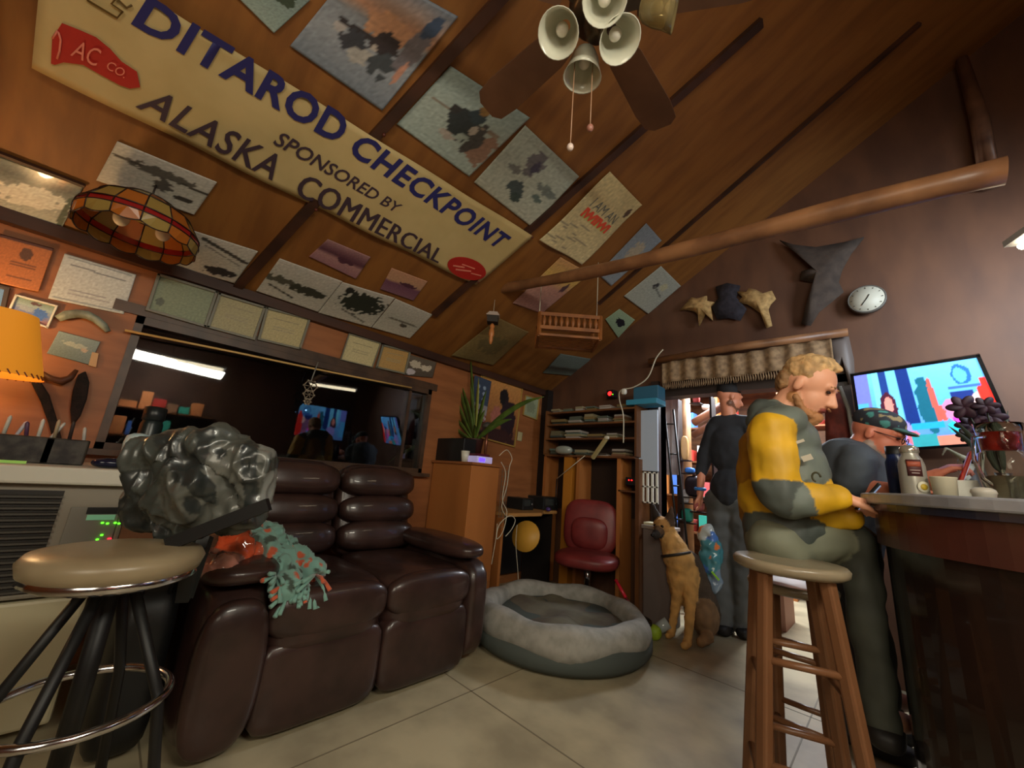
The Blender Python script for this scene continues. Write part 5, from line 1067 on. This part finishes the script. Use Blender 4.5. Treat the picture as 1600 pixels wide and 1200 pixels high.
# glass jug
c = onbar(1584, 1.42); glassy = mat('jug glass', (236, 234, 224), .03, trans=1, ior=1.2)
t = thing('glass_jug', 'tall clear glass jug with a handle at the right end of the bar', 'jug', c)
MB().lathe([(r_*1.08, z_*1.35) for r_, z_ in [(0, 0), (.05, 0), (.056, .01), (.066, .10), (.061, .14), (.052, .145), (.055, .20), (.060, .225), (.057, .225), (.052, .20), (.049, .146), (.057, .137), (.062, .10), (.05, .016), (0, .014)]], c, seg=20).build('jug_body', glassy, t)
sl = -V((.72, .69, 0)); MB().tube([c+sl*.058+V((0, 0, .25)), c+sl*.10+V((0, 0, .245)), c+sl*.115+V((0, 0, .16)), c+sl*.095+V((0, 0, .09)), c+sl*.068+V((0, 0, .07))], .007, 8).build('handle', glassy, t)
MB().lathe([(0, .02), (.05, .02), (.058, .10), (.054, .105), (0, .105)], c, seg=28).build('water', mat('water', (170, 170, 150), .05, trans=.8, ior=1.33), t)
MB().lathe([(0, .0), (.050, .0), (.051, .05), (.052, .07), (0, .07)], c+V((0, 0, .20)), seg=28).build('red_band', mat('red translucent band', (190, 60, 50), .1, trans=.8), t)
# steer skull with flowers
c = P(1503, 705, d=1.9); cb = V((c.x, c.y, BT))
t = thing('animal_skull', 'small pale horned skull propped on the bar before the television', 'skull', cb)
sp_ = [('e', P(1512, 722, d=1.9), (.035, .03, .028), None, (190, 184, 160)), ('c', P(1512, 724, d=1.9), .026, P(1506, 748, d=1.88), .014, (196, 190, 168)), ('c', P(1498, 712, d=1.9), .012, P(1478, 700, d=1.9), .006, (150, 146, 120)), ('c', P(1478, 700, d=1.9), .007, P(1472, 712, d=1.9), .004, (140, 136, 112)), ('c', P(1520, 715, d=1.9), .012, P(1534, 700, d=1.9), .005, (150, 146, 120)), ('c', P(1512, 722, d=1.92), .02, cb+V((.02, 0, .02)), .03, (60, 54, 48)), ('c', P(1498, 712, d=1.9), .012, P(1512, 720, d=1.9), .02, (170, 166, 140))]
blob('skull', sp_, matcol('bone', .6), t, .006, 3)
MB().sup(P(1508, 722, d=1.862), (.009, .006, .009), 2, None, 5).build('eye_socket', black, t); MB().sup(P(1520, 722, d=1.862), (.007, .006, .009), 2, None, 5).build('eye_socket', black, t)
# dark flower arrangement / red bag
c = P(1545, 640, d=1.75); cb = V((c.x, c.y, BT)); t = thing('flower_arrangement', 'dark silk flowers in front of the television at the right', 'flowers', cb)
MB().lathe([(0, 0), (.03, 0), (.022, .06), (.03, .13), (.028, .13), (0, .12)], cb).build('vase', mat('dark vase', (50, 36, 34), .3), t)
random.seed(9); pet = mat('dusky petal', (62, 34, 50), .6, rgb2=(34, 24, 38), scale=20); grl = mat('dark leaf', (44, 50, 36), .5); ylf = mat('yellow-green leaf', (120, 130, 60), .5)
root = cb+V((0, 0, .12))
for k, (x, y_, s) in enumerate([(1506, 636, .05), (1530, 646, .055), (1548, 652, .045), (1516, 664, .045), (1540, 634, .038), (1510, 680, .03), (1560, 658, .03)]):
    e = P(x, y_, d=1.75+random.uniform(-.06, .06)); st = MB().tube([root, root.lerp(e, .6)+V((0, 0, .02)), e], .003, 5).build('stem', grl, t)
    b = MB()
    for j in range(6):
        a = j*PI/3; M = Matrix.Rotation(a, 3, 'Y') @ Matrix.Rotation(.5, 3, 'X'); b.sup(e+M @ V((s*.55, 0, 0)), (s*.6, s*.25, s*.4), 2, M, 5)
    b.build('flower', pet, st)
for k, (x, y_) in enumerate([(1490, 655), (1500, 672), (1480, 664), (1575, 640), (1570, 668), (1545, 626), (1563, 640), (1524, 684)]):
    e = P(x, y_, d=1.74)
    def lf(u, v, e=e): s_ = root.lerp(e, v)+V((0, 0, .02*math.sin(PI*v))); sd2 = (e-root).cross(V((0, 1, 0))).normalized(); return s_+sd2*(u-.5)*.022*math.sin(PI*min(1, .1+v*.9))
    MB().sheet(lf, 2, 7, .001).build('leaf', ylf if k == 4 else grl, t)
# ================= wooden stools =================
swood = mat('stool wood', (124, 84, 56), .35, rgb2=(102, 66, 42), scale=5, stretch=(1, 1, .3)); stop = mat('worn stool top', (150, 136, 112), .28, rgb2=(124, 110, 90), scale=5)
def stool(c, h, r, label, spread=.085, rot=.2):
    t = thing('wooden_stool', label, 'stool', c)
    MB().lathe([(0, h-.035), (r*.9, h-.035), (r, h-.025), (r*1.02, h-.01), (r*.97, h), (r*.7, h-.004), (0, h-.008)], c, seg=44).build('seat', stop, t)
    ft = []
    for k in range(4):
        a = rot+PI/4+k*PI/2; d_ = V((math.cos(a), math.sin(a), 0)); p0 = c+d_*(r*.72)+V((0, 0, h-.035)); p1 = c+d_*(r*.72+spread); ft.append((p0, p1))
        b = MB(); b.bar(p1+V((0, 0, .001)), p0, .036, .036, up=d_); b.build('leg', swood, t, bevel=.008)
    for k in range(4):
        for zf in ((.30, .62) if k % 2 else (.38, .70)):
            A_, B_ = ft[k], ft[(k+1) % 4]; MB().tube([A_[1].lerp(A_[0], zf), B_[1].lerp(B_[0], zf)], .011, 8).build('rung', swood, t)
    return t
fs = P(1232, 885, d=1.28); stool(V((fs.x, fs.y, 0)), fs.z+.02, .158, 'wooden stool with a pale worn round seat in the right foreground', .09, .35)
ms = V((-.36, 1.93, 0)); 

# ================= people =================
def head(M, c, s, skin_, hair, hairpr, par=None, beard=None, name='body', look=0):
    """prims of a head: M columns forward/left/up, s = head height/0.23"""
    q = lambda x, y, z: c + M @ V((x*s, y*s, z*s))
    pr = [('e', q(-.012, 0, .03), (.096*s, .074*s, .088*s), M, skin_), ('e', q(.03, 0, -.035), (.062*s, .058*s, .072*s), M, skin_),
          ('c', q(.035, 0, -.085), .028*s, q(.068, 0, -.088), .022*s, beard or skin_), ('c', q(-.01, .04, -.06), .03*s, q(.06, .012, -.088), .024*s, beard or skin_), ('c', q(-.01, -.04, -.06), .03*s, q(.06, -.012, -.088), .024*s, beard or skin_),
          ('c', q(.086, 0, .012), .009*s, q(.112, 0, -.03), .013*s, skin_), ('c', q(.098, .012, -.034), .009*s, q(.098, -.012, -.034), .009*s, skin_),
          ('c', q(.078, -.036, .026), .013*s, q(.078, .036, .026), .013*s, skin_), ('c', q(.088, -.018, -.062), .009*s, q(.088, .018, -.062), .009*s, (150, 76, 66)),
          ('e', q(-.012, .078, -.005), (.018*s, .009*s, .03*s), M, skin_), ('e', q(-.012, -.078, -.005), (.018*s, .009*s, .03*s), M, skin_)]
    return pr, q
def hand(wrist, palm_dir, palm_n, s, skin_, curl=.8, right=1):
    """palm plus four bent fingers and a thumb"""
    f = palm_dir.normalized(); n = (palm_n - f*palm_n.dot(f)).normalized(); l = n.cross(f)*right; pr = []
    q = lambda a, b_, c_: wrist + f*a*s + l*b_*s + n*c_*s
    pr.append(('c', q(.0, 0, 0), .025*s, q(.03, 0, 0), .024*s, skin_))
    for k, b_ in enumerate((.030, .010, -.010, -.029)): pr.append(('c', q(.02, b_*.7, 0), .016*s, q(.082, b_, 0), .0115*s, skin_))
    for k, (b_, L_) in enumerate(((.031, .072), (.010, .080), (-.011, .074), (-.030, .058))):
        p = q(.085, b_, 0); ang = 0; r = .0095*s
        for j, fr in enumerate((.45, .32, .23)):
            ang += curl*(.55, .7, .4)[j]+.06*k; e = p + (f*math.cos(ang) - n*math.sin(ang))*L_*fr*s; pr.append(('c', p, r, e, r*.9, skin_)); p = e; r *= .92
    p = q(.025, .028, -.006); e = q(.055, .056, -.018); g = q(.085, .058, -.03); pr += [('c', p, .015*s, e, .0115*s, skin_), ('c', e, .0115*s, g, .009*s, skin_)]
    return pr
skm = matcol('skin', .5)

# ---- man in the yellow and grey jacket ----
SK = (224, 160, 128); YJ = (206, 158, 22); GJ = (98, 106, 98); GD = (70, 76, 72); TR = (108, 110, 92)
YC = 1.93
Q = lambda x, y_, dy=0: P(x, y_, y=YC+dy)
t = thing('person', 'bearded man in a yellow and grey jacket sitting at the bar looking at his phone', 'person', V((Q(1240, 860).x, YC, 0)))
hc = Q(1261, 606); fd = V((1, -.06, -.62)).normalized(); HM = frame3(fd)
hp, hq = head(HM, hc, 1.0, SK, None, None, beard=(176, 122, 78))
hp.append(('c', hq(.06, 0, -.09), .028, hq(.062, 0, -.135), .016, (176, 122, 78)))
hp.append(('c', hq(-.02, 0, -.03), .056, Q(1222, 645), .062, SK))
arms = []
wr, wl = Q(1312, 778, -.13), Q(1318, 786, .08)
tr_, tl_ = Q(1348, 782, -.06), Q(1352, 786, .03)
arms += [('c', Q(1222, 645), .06, Q(1215, 700), .09, SK), ('e', Q(1222, 740), (.08, .12, .18), None, SK), ('c', Q(1212, 790), .08, Q(1215, 845), .07, SK)]
arms += [('c', Q(1210, 672, -.16), .05, Q(1216, 765, -.20), .04, SK), ('c', Q(1216, 765, -.20), .038, wr, .026, SK), ('c', Q(1210, 672, .16), .05, Q(1230, 765, .2), .04, SK), ('c', Q(1230, 765, .2), .038, wl, .026, SK)]
kR, kL = P(1338, 850, y=1.72), P(1322, 840, y=2.05)
kR = P(1334, 846, y=1.98); kL = P(1338, 842, y=2.16)
fR, fL = V((kR.x+.02, 2.0, .36)), V((kL.x+.02, 2.2, .36))
hipR, hipL = Q(1215, 850, -.1), Q(1215, 850, .1)
arms += [('c', hipR, .06, kR, .035, SK), ('c', kR, .035, fR, .03, SK), ('c', hipL, .06, kL, .035, SK), ('c', kL, .035, fL, .03, SK), ('c', fR, .04, fR+V((.05, .1, -.02)), .03, SK), ('c', fL, .04, fL+V((.05, .1, -.02)), .03, SK)]
hands = hand(wr, tr_-wr, V((0, -.25, 1)), .95, SK, .7, -1) + hand(wl, tl_-wl, V((0, .25, 1)), .95, SK, .7, 1)
blob('body', hp+arms+hands, skm, t, .0065, 3)
hr = [('e', hq(-.028, 0, .052), (.088, .078, .078), HM, (176, 138, 92)), ('e', hq(-.07, 0, -.0), (.045, .066, .06), HM, (150, 112, 74)), ('c', hq(.02, 0, .115), .03, hq(.05, 0, .11), .02, (196, 160, 112)), ('e', hq(-.01, -.0, .105), (.06, .06, .035), HM, (196, 160, 112))]
blob('hair', hr, matcol('hair strands', .7, bump=.8), t, .006, 3, lambda p, c: tuple(k*(1+.3*nz(p.x*60, p.y*60, p.z*30)) for k in c), .007, 34)
br = [('c', hq(.0, -.062, -.055), .014, hq(.045, -.045, -.098), .016, (160, 112, 72)), ('c', hq(.0, .062, -.055), .014, hq(.045, .045, -.098), .016, (160, 112, 72)), ('c', hq(.045, -.045, -.095), .016, hq(.082, 0, -.10), .017, (176, 122, 78)), ('c', hq(.045, .045, -.095), .016, hq(.082, 0, -.10), .017, (176, 122, 78)), ('c', hq(.08, 0, -.098), .026, hq(.07, 0, -.145), .014, (176, 122, 78)), ('c', hq(.104, -.02, -.05), .006, hq(.104, .02, -.05), .006, (170, 116, 76))]
blob('beard', br, matcol('hair strands', .7), t, .005, 2, None, .004, 60)
for sy in (-1, 1):
    MB().sup(hq(.078, .03*sy, .008), (.008, .012, .006), 2, HM, 6).build('eye', mat('eye dark', (40, 28, 24), .3), t)
    MB().tube([hq(.084, .014*sy, .03), hq(.09, .03*sy, .034), hq(.078, .046*sy, .028)], .004, 6).build('eyebrow', mat('eyebrow blond', (150, 108, 70), .8), t)
yb = YJ; jd2 = (150, 104, 18)
jp = [('c', Q(1222, 662, -.13), .075, Q(1222, 662, .13), .075, GJ), ('e', Q(1225, 690), (.12, .19, .12), None, GJ), ('e', Q(1232, 740), (.135, .18, .17), None, GJ),
      ('e', Q(1222, 785), (.155, .185, .13), None, YJ), ('c', Q(1190, 700, -.02), .09, Q(1196, 800, -.02), .10, jd2), ('c', Q(1222, 825, -.06), .13, Q(1218, 845, .06), .135, GD),
      ('c', Q(1268, 775, -.02), .09, Q(1300, 800, 0), .06, YJ), ('c', Q(1300, 800, 0), .06, Q(1326, 806, 0), .045, YJ),
      # hood heap behind the neck
      ('c', Q(1190, 640, -.06), .05, Q(1190, 645, .08), .05, GD), ('c', Q(1185, 655, -.08), .045, Q(1210, 640, -.08), .035, GD), ('c', Q(1208, 634, -.07), .028, Q(1245, 652, -.065), .024, GJ), ('c', Q(1245, 655, -.06), .026, Q(1262, 690, -.02), .028, GJ), ('c', Q(1208, 634, .07), .028, Q(1250, 660, .06), .024, GJ),
      # near sleeve
      ('c', Q(1208, 664, -.15), .076, Q(1207, 668, -.16), .078, GJ), ('c', Q(1206, 676, -.175), .083, Q(1210, 742, -.22), .076, YJ), ('c', Q(1212, 757, -.22), .074, Q(1222, 778, -.22), .066, GD), ('c', Q(1238, 782, -.21), .062, Q(1258, 782, -.19), .056, GJ), ('c', Q(1268, 780, -.18), .058, Q(1306, 778, -.135), .044, YJ),
      # far sleeve
      ('c', Q(1222, 670, .16), .075, Q(1228, 745, .20), .07, YJ), ('c', Q(1228, 760, .20), .066, Q(1308, 786, .09), .044, YJ)]
def jcol2(p, c):
    k = nz(p.x*8, p.y*8, p.z*14); return tuple(max(0, x*(1+.16*k)) for x in c)
blob('jacket', jp, matcol('jacket cloth', .6), t, .009, 5, jcol2, .014, 9)
for (x, y_, nm) in ((1262, 717, 'chest_logo'), (1250, 692, 'collar_logo')):
    q_ = P(x, y_, y=YC-.150); MB().bar(q_+V((-.014, -.02, -.004)), q_+V((.016, -.02, .008)), .02 if nm[1] == 'h' else .01, .002, up=(0, 1, 0)).build(nm, mat('reflective patch', (190, 184, 170), .4), t)
q_ = P(1277, 746, y=YC-.16); MB().tube([q_+V((.012*math.cos(a), -.02, .016*math.sin(a))) for a in [k*.5 for k in range(10)]], .0035, 5).build('sleeve_emblem', mat('emblem dark', (60, 60, 40), .6), t)
pp = [('c', hipR, .10, kR+V((-.02, 0, 0)), .068, TR), ('c', kR, .064, fR, .05, (60, 62, 54)), ('c', hipL, .10, kL, .068, TR), ('c', kL, .064, fL, .05, (60, 62, 54)), ('c', hipR, .11, hipL, .11, TR)]  # shins darker than thighs: shade below the bar put into their colour
blob('trousers', pp, matcol('trouser cloth', .7), t, .011, 5, jcol2, .012, 8)
for f_ in (fR, fL): MB().sup(f_+V((.0, .05, -.045)), (.05, .12, .04), 3).build('boot', mat('dark boot', (30, 26, 24), .6), t)
ph = Q(1356, 776, -.02); t2 = thing('mobile_phone', 'dark phone in the hands of the man in the yellow jacket', 'phone', ph)
Mp = frame3(V((.6, 0, .8)), (0, 1, 0)); MB().obox(ph, (.06, .005, .032), ax=Mp).build('case', blackg, t2, bevel=.003); MB().obox(ph+Mp @ V((0, .006, 0)), (.055, .001, .028), ax=Mp).build('screen', mat('phone screen', (120, 140, 170), .1, emit=.6), t2)
stool(V((Q(1225, 860).x, YC+.09, 0)), Q(1225, 860).z-.125, .15, 'wooden stool under the man in the yellow jacket', .04, .0)

# ---- person in dark clothes in the doorway ----
YD = 3.62
Q2 = lambda x, y_, dy=0: P(x, y_, y=YD+dy)
t = thing('person', 'person in black top and grey trousers standing in the doorway facing away', 'person', V((Q2(1140, 985).x, YD, 0)))
BK = (34, 34, 38); SK2 = (206, 132, 100); PT = (84, 84, 82)
hc = Q2(1140, 622); HM = frame3(V((.75, .65, -.25))); hp, hq = head(HM, hc, 1.0, SK2, None, None, beard=(110, 70, 50))
hd = hand(Q2(1094, 772, -.02), V((-.02, .1, -1)), V((1, 0, 0)), .95, SK2, .5, -1)
body = hp + [('c', hq(-.02, 0, -.04), .055, Q2(1140, 655), .06, SK2), ('e', Q2(1142, 700), (.14, .09, .2), None, SK2), ('c', Q2(1142, 760), .09, Q2(1145, 790), .08, SK2), ('c', Q2(1115, 665), .055, Q2(1097, 718, .0), .043, SK2), ('c', Q2(1097, 718), .04, Q2(1094, 772, -.02), .028, SK2),
      ('c', Q2(1172, 665), .055, Q2(1190, 725, -.05), .043, SK2), ('c', Q2(1190, 725, -.05), .04, Q2(1194, 775, -.1), .028, SK2)]
ftL, ftR = V((Q2(1128, 980).x, YD-.02, .08)), V((Q2(1155, 980).x, YD+.06, .08))
body += [('c', Q2(1130, 790), .06, Q2(1128, 880), .045, SK2), ('c', Q2(1128, 880), .045, ftL, .035, SK2), ('c', Q2(1160, 790), .06, Q2(1158, 880), .045, SK2), ('c', Q2(1158, 880), .045, ftR, .035, SK2)]
blob('body', body+hd, skm, t, .009, 3)
tp_ = [('c', Q2(1122, 662), .075, Q2(1166, 662), .075, BK), ('e', Q2(1142, 700), (.175, .115, .24), None, BK), ('c', Q2(1142, 760), .15, Q2(1142, 775), .15, BK), ('c', Q2(1116, 670), .075, Q2(1100, 716), .062, BK), ('c', Q2(1100, 716), .060, Q2(1096, 738), .052, BK), ('c', Q2(1172, 668), .075, Q2(1188, 720, -.04), .06, BK), ('c', Q2(1140, 655), .068, Q2(1140, 662), .075, BK)]
blob('top', tp_, matcol('black cloth', .85), t, .012, 5, jcol2, .01, 8)
tr2 = [('c', Q2(1128, 795), .115, Q2(1126, 880), .085, PT), ('c', Q2(1126, 880), .082, ftL+V((0, 0, .0)), .068, PT), ('c', Q2(1160, 795), .115, Q2(1158, 880), .085, PT), ('c', Q2(1158, 880), .082, ftR, .068, PT), ('c', Q2(1128, 785), .13, Q2(1160, 785), .13, PT)]
blob('trousers', tr2, matcol('grey cloth', .8), t, .012, 5, jcol2, .014, 8)
for f_ in (ftL, ftR): MB().sup(f_+V((.02, .04, -.035)), (.055, .13, .045), 3).build('shoe', mat('dark boot', (30, 26, 24), .6), t)
MB().lathe([(.088, 0), (.098, .03), (.09, .08), (.05, .115), (0, .12)], hc+V((-.005, 0, .035)), seg=28).build('cap', mat('black cap', (26, 24, 26), .8), t)
q_ = Q2(1094, 764, -.02); MB().tube([q_+V((.036*math.cos(a), .03*math.sin(a), 0)) for a in [2*PI*k/20 for k in range(20)]], .014, 8, closed=True).build('wristband', mat('blue band', (50, 120, 190), .5), t)

# ---- man in dark t-shirt with the cap behind the bar ----
YT = 2.72
Q3 = lambda x, y_, dy=0: P(x, y_, y=YT+dy)
t = thing('person', 'man in a dark t-shirt and patterned cap leaning on the bar with a phone', 'person', V((Q3(1350, 900).x, YT, 0)))
SK3 = (214, 128, 100); TS = (66, 72, 80)
hc = Q3(1371, 680); HM = frame3(V((1, -.2, -.42))); hp, hq = head(HM, hc, 1.05, SK3, None, None, beard=(150, 130, 118))
w1, w2 = Q3(1448, 770, -.36), Q3(1440, 748, -.02)
w1 = V((Q3(1405, 760, -.22).x+.0, YT-.24, BT+.035)); el1 = V((Q3(1335, 770, -.12).x, YT-.16, BT+.045))
el2 = V((w1.x+.12, YT-.12, BT+.05)); w2 = P(1455, 745, y=YT-.2)
bd_ = hp + [('c', hq(-.03, 0, -.03), .06, Q3(1340, 712), .07, SK3), ('e', Q3(1325, 760), (.15, .18, .22), None, SK3), ('c', Q3(1320, 800), .14, V((Q3(1310, 850).x, YT, .78)), .14, SK3),
       ('c', Q3(1338, 726, -.17), .055, el1, .045, SK3), ('c', el1, .043, w1, .03, SK3), ('c', Q3(1350, 726, .17), .055, el2, .042, SK3), ('c', el2, .04, w2, .028, SK3)]
lg1, lg2 = V((Q3(1310, 850).x, YT-.1, .75)), V((Q3(1310, 850).x, YT+.1, .75))
for l in (lg1, lg2): bd_ += [('c', l, .06, V((l.x+.02, l.y, .45)), .045, SK3), ('c', V((l.x+.02, l.y, .45)), .045, V((l.x, l.y, .08)), .04, SK3)]
hd = hand(w1, V((.9, -.1, .02)), V((0, 0, 1)), .95, SK3, .4, -1) + hand(w2, V((.8, -.1, .55)), V((-.4, -.2, .8)), .95, SK3, 1.0, 1)
blob('body', bd_+hd, skm, t, .0075, 3)
ts_ = [('c', Q3(1340, 720, -.13), .085, Q3(1345, 720, .13), .085, TS), ('e', Q3(1328, 755), (.18, .21, .24), None, TS), ('c', Q3(1320, 800), .17, V((Q3(1310, 850).x, YT, .82)), .165, TS), ('c', Q3(1337, 730, -.18), .08, Q3(1333, 752, -.19), .075, TS), ('c', Q3(1350, 730, .18), .08, Q3(1378, 748, .1), .07, TS)]
blob('t_shirt', ts_, matcol('t-shirt cloth', .8), t, .011, 5, jcol2, .01, 8)
trs = [('c', lg1, .12, V((lg1.x+.02, lg1.y, .45)), .085, (50, 52, 60)), ('c', V((lg1.x+.02, lg1.y, .45)), .08, V((lg1.x, lg1.y, .09)), .07, (50, 52, 60)), ('c', lg2, .12, V((lg2.x+.02, lg2.y, .45)), .085, (50, 52, 60)), ('c', V((lg2.x+.02, lg2.y, .45)), .08, V((lg2.x, lg2.y, .09)), .07, (50, 52, 60)), ('c', lg1, .13, lg2, .13, (50, 52, 60))]
blob('trousers', trs, matcol('grey cloth', .8), t, .013, 4)
for l in (lg1, lg2): MB().sup(V((l.x+.06, l.y, .042)), (.13, .05, .042), 3).build('shoe', mat('dark boot', (30, 26, 24), .6), t)
cp_ = [('e', hq(-.015, 0, .065), (.108, .088, .07), HM, (44, 48, 58)), ('e', hq(.085, 0, .045), (.055, .066, .012), HM, (60, 100, 96))]
def capc(p, c):
    k = nz(p.x*26, p.y*26, p.z*26); return (150, 134, 96) if k > .34 else ((70, 140, 134) if k < -.38 else c)
blob('cap', cp_, matcol('cap cloth', .8), t, .006, 3, capc)
b = MB()
for sy in (-1, 1):
    MB().sup(hq(.082, .031*sy, .008), (.008, .012, .006), 2, HM, 6).build('eye', mat('eye dark', (40, 28, 24), .3), t)
    b.tube([hq(.1, .031*sy, .004)+HM @ V((0, .022*math.cos(a), .016*math.sin(a))) for a in [2*PI*k/16 for k in range(16)]], .002, 5, closed=True); b.tube([hq(.1, .052*sy, .008), hq(.0, .078*sy, .012)], .002, 5)
b.build('glasses', black, t)
ph = w2+V((.10, -.03, .04)); t2 = thing('mobile_phone', 'phone with a red case held up by the man in the cap', 'phone', ph)
Mp = frame3(V((.35, 0, .95)), (0, 1, 0)); MB().obox(ph, (.07, .006, .034), ax=Mp).build('case', mat('red case', (220, 60, 40), .4), t2, bevel=.003)
MB().obox(ph+Mp @ V((0, .007, 0)), (.064, .001, .03), ax=Mp).build('screen', mat('phone screen', (120, 140, 170), .1, emit=.6), t2)
# ================= tube lights and things behind the camera that the window mirrors =================
def tubelight(name, a_, e_, label):
    a_, e_ = V(a_), V(e_); t = thing(name, label, 'light', (a_+e_)/2); d_ = (e_-a_).normalized(); s = d_.cross(V((0, 0, 1))).normalized()
    MB().bar(a_-d_*.03, e_+d_*.03, .16, .03).build('housing', mat('tube housing', (190, 190, 190), .4), t)
    for k in (-.04, .04): MB().tube([a_+s*k-V((0, 0, .035)), e_+s*k-V((0, 0, .035))], .016, 10).build('tube', mat('lit tube', (255, 236, 200), .3, emit=9), t)
    for p in (a_.lerp(e_, .45), a_.lerp(e_, .9)): MB().tube([p, V((p.x, p.y, zc(p.x) if p.x < XR else ZR-(p.x-XR)*T30))], .004, 6).build('cord', black, t)
tubelight('tube_light', (1.0, -.15, 2.27), (1.0, .92, 2.27), 'twin tube light hanging behind the viewer')
q_ = P(1604, 375, y=2.75); tubelight('tube_light', (q_.x+.015, 2.75, q_.z), (q_.x+.3, 2.1, q_.z), 'cool tube light above the right end of the bar')
t = thing('shelving', 'wooden shelves of boxes on the wall behind the viewer', 'shelf', (2.3, .35, 1.2))
for z in (1.2, 1.6): MB().box((2.05, -.4, z-.02), (2.499, 1.1, z)).build('shelf_board', shw, t)
vq = P(505, 660, x=-5.9-1.15); t = thing('television', 'television screen added beyond the bar to be mirrored in the window', 'television', (1.15, vq.y, vq.z-.3))  # unseen screen added only to give the window a blue reflection
tq3 = [V((1.15, vq.y+.40, vq.z-.27)), V((1.15, vq.y-.40, vq.z-.27)), V((1.15, vq.y-.40, vq.z+.27)), V((1.15, vq.y+.40, vq.z+.27))]
paint('screen', tq3, tvf, 60, 36, .02, matcol('television screen', .3, emit=1.15), t); MB().box((1.172, vq.y-.42, vq.z-.29), (1.20, vq.y+.42, vq.z+.29)).build('case', black, t); MB().box((1.2, vq.y-.03, 0), (1.24, vq.y+.03, vq.z)).build('stand', black, t)
random.seed(4); k = 0
for z in (1.2, 1.6):
    y = -.35
    while y < .95:
        s = random.uniform(.05, .1); h_, nm = random.choice(pal); hh = random.uniform(.1, .3)
        solo(MB().box((2.1, y, z+.001), (2.3, y+2*s, z+hh)).build('storage_box', mat('store '+nm, h_, .5), bevel=.006), '%s box on the shelves behind the viewer' % nm, 'box', '%s boxes on the shelves behind the viewer' % nm); y += 2*s+.02
area('shelf_fill_light', (1.5, .3, 2.3), (2.3, .3, 1.4), .3, .3, 40, (1, .9, .78))  # fill lamp added to brighten the shelves in the window reflection
